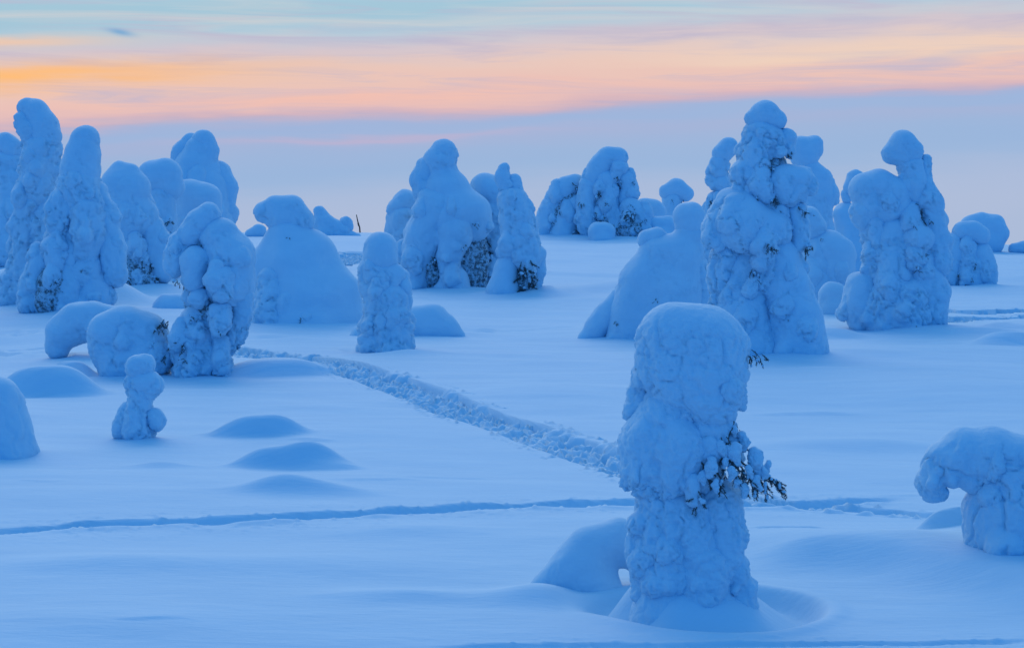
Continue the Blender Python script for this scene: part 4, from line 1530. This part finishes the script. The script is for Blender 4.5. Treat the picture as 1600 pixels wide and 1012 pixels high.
# ---- right tall double tree
t = T('forked snow tree on the right with high helmet and lower drooping head', (1402, 518), 50, 41, 0.9, 2.5)
t.trunk([(1402, 518), (1415, 380), (1420, 240)], 8)
t.snow(CAP, [[(1394, 240, 16), (1410, 224, 20), (1424, 236, 18)], [(1412, 246, 16)]], rough=0.35, warp=0.35)
t.snow(CL, [(1422, 262, 19), (1428, 285, 20), (1432, 305, 18)], lumps=2, rough=0.5)
t.snow('foliage', [(1420, 300, 19, 16), (1415, 350, 32, 16), (1405, 420, 40, 16), (1400, 490, 42, 14)], rough=0.8, lumps=4, mat=MAT_FOLIAGE)
t.snow(CL, [(1446, 250, 9, 4), (1444, 275, 12, 4)], vox=2.1)
t.snow(CL, [(1446, 300, 14), (1456, 335, 18), (1462, 370, 18), (1468, 410, 20)], lumps=4)
t.snow(CAP, [[(1352, 296, 24), (1372, 290, 25), (1394, 302, 25), (1404, 318, 20)], [(1360, 325, 24), (1388, 328, 22)]], rough=0.45, lumps=4, warp=0.5)
t.snow(CL, [(1424, 345, 16, -6), (1432, 375, 26, -12), (1428, 398, 18, -14)], lumps=3, rough=0.6)
t.snow(CL, [(1366, 350, 18), (1368, 390, 20), (1366, 430, 18)], lumps=6)
t.snow(CL, [(1392, 360, 22), (1394, 410, 32), (1394, 450, 40)], lumps=3, rough=0.6)
t.snow(CL, [(1440, 420, 28), (1450, 460, 32), (1452, 495, 30)], lumps=4, rough=0.6)
t.snow(CL, [(1346, 450, 24), (1342, 480, 25), (1346, 500, 22)], lumps=2, rough=0.35)
t.snow(CL, [[(1380, 470, 30, -10), (1378, 510, 28, -10)], [(1420, 465, 32, -14), (1422, 505, 32, -14)]], lumps=8, warp=0.6)
t.drape(16, 9, 19)
for x, y, sz, n in [(1448, 348, 16, 5), (1430, 420, 12, 4), (1448, 398, 10, 4), (1428, 352, 8, 3), (1432, 512, 8, 3), (1432, 318, 9, 3)]:
    t.twigs(x, y, sz, n, snowy=1)
t = T('snow tree half hidden left behind the forked right tree', (1335, 440), 26, 42, 0.4, 2.7)
t.snow(CAP, [(1336, 278, 13), (1332, 292, 14)], rough=0.2)
t.snow(CL, [(1321, 302, 7), (1323, 312, 7)], vox=2.0)
t.snow(CL, [(1322, 335, 19), (1328, 355, 22), (1332, 400, 26), (1335, 430, 28)], rough=0.3)
t.trunk([(1335, 440), (1332, 300)], 4)
t = T('snow tree half hidden right behind the forked right tree', (1472, 442), 20, 43, 0.6, 2.7)
t.snow(CAP, [(1460, 330, 14), (1466, 345, 16)], rough=0.4)
t.snow(CL, [(1470, 370, 14), (1474, 405, 16), (1474, 435, 18)], lumps=3)
t.trunk([(1472, 440), (1466, 350)], 3)
t = T('short flat-topped snow tree with dark slits, right of the forked tree', (1518, 445), 32, 44, 0.7, 2.5)
t.snow(CAP, [(1504, 362, 15), (1520, 361, 15), (1532, 368, 14)], rough=0.35, warp=0.4)
t.snow(CL, [(1490, 378, 14), (1486, 405, 17), (1484, 435, 16)], rough=0.5, lumps=2)
t.snow(CL, [(1510, 390, 18), (1508, 420, 18), (1506, 442, 16)], lumps=3)
t.snow(CL, [(1534, 395, 15), (1540, 420, 16), (1542, 442, 14)], lumps=3)
t.snow(CL, [(1520, 400, 20, 8), (1520, 440, 26, 8)], rough=0.6)
t.trunk([(1518, 444), (1518, 380)], 4)
t.drape(7, 7, 12)
t.twigs(1498, 430, 10, 4, snowy=0)
t.twigs(1521, 415, 9, 4, snowy=0)
t.twigs(1520, 436, 8, 3, snowy=0)
mnd('smooth low dome of snow on the right skyline', (1540, 390), [[(1516, 352, 15), (1534, 348, 15), (1552, 354, 18), (1560, 366, 16)], [(1528, 370, 20), (1550, 380, 18)]], 20, 45, rough=0.05)
mnd('flat little snow bump on the skyline at the right edge', (1592, 392), [(1584, 388, 8), (1602, 386, 10)], 8, 46)
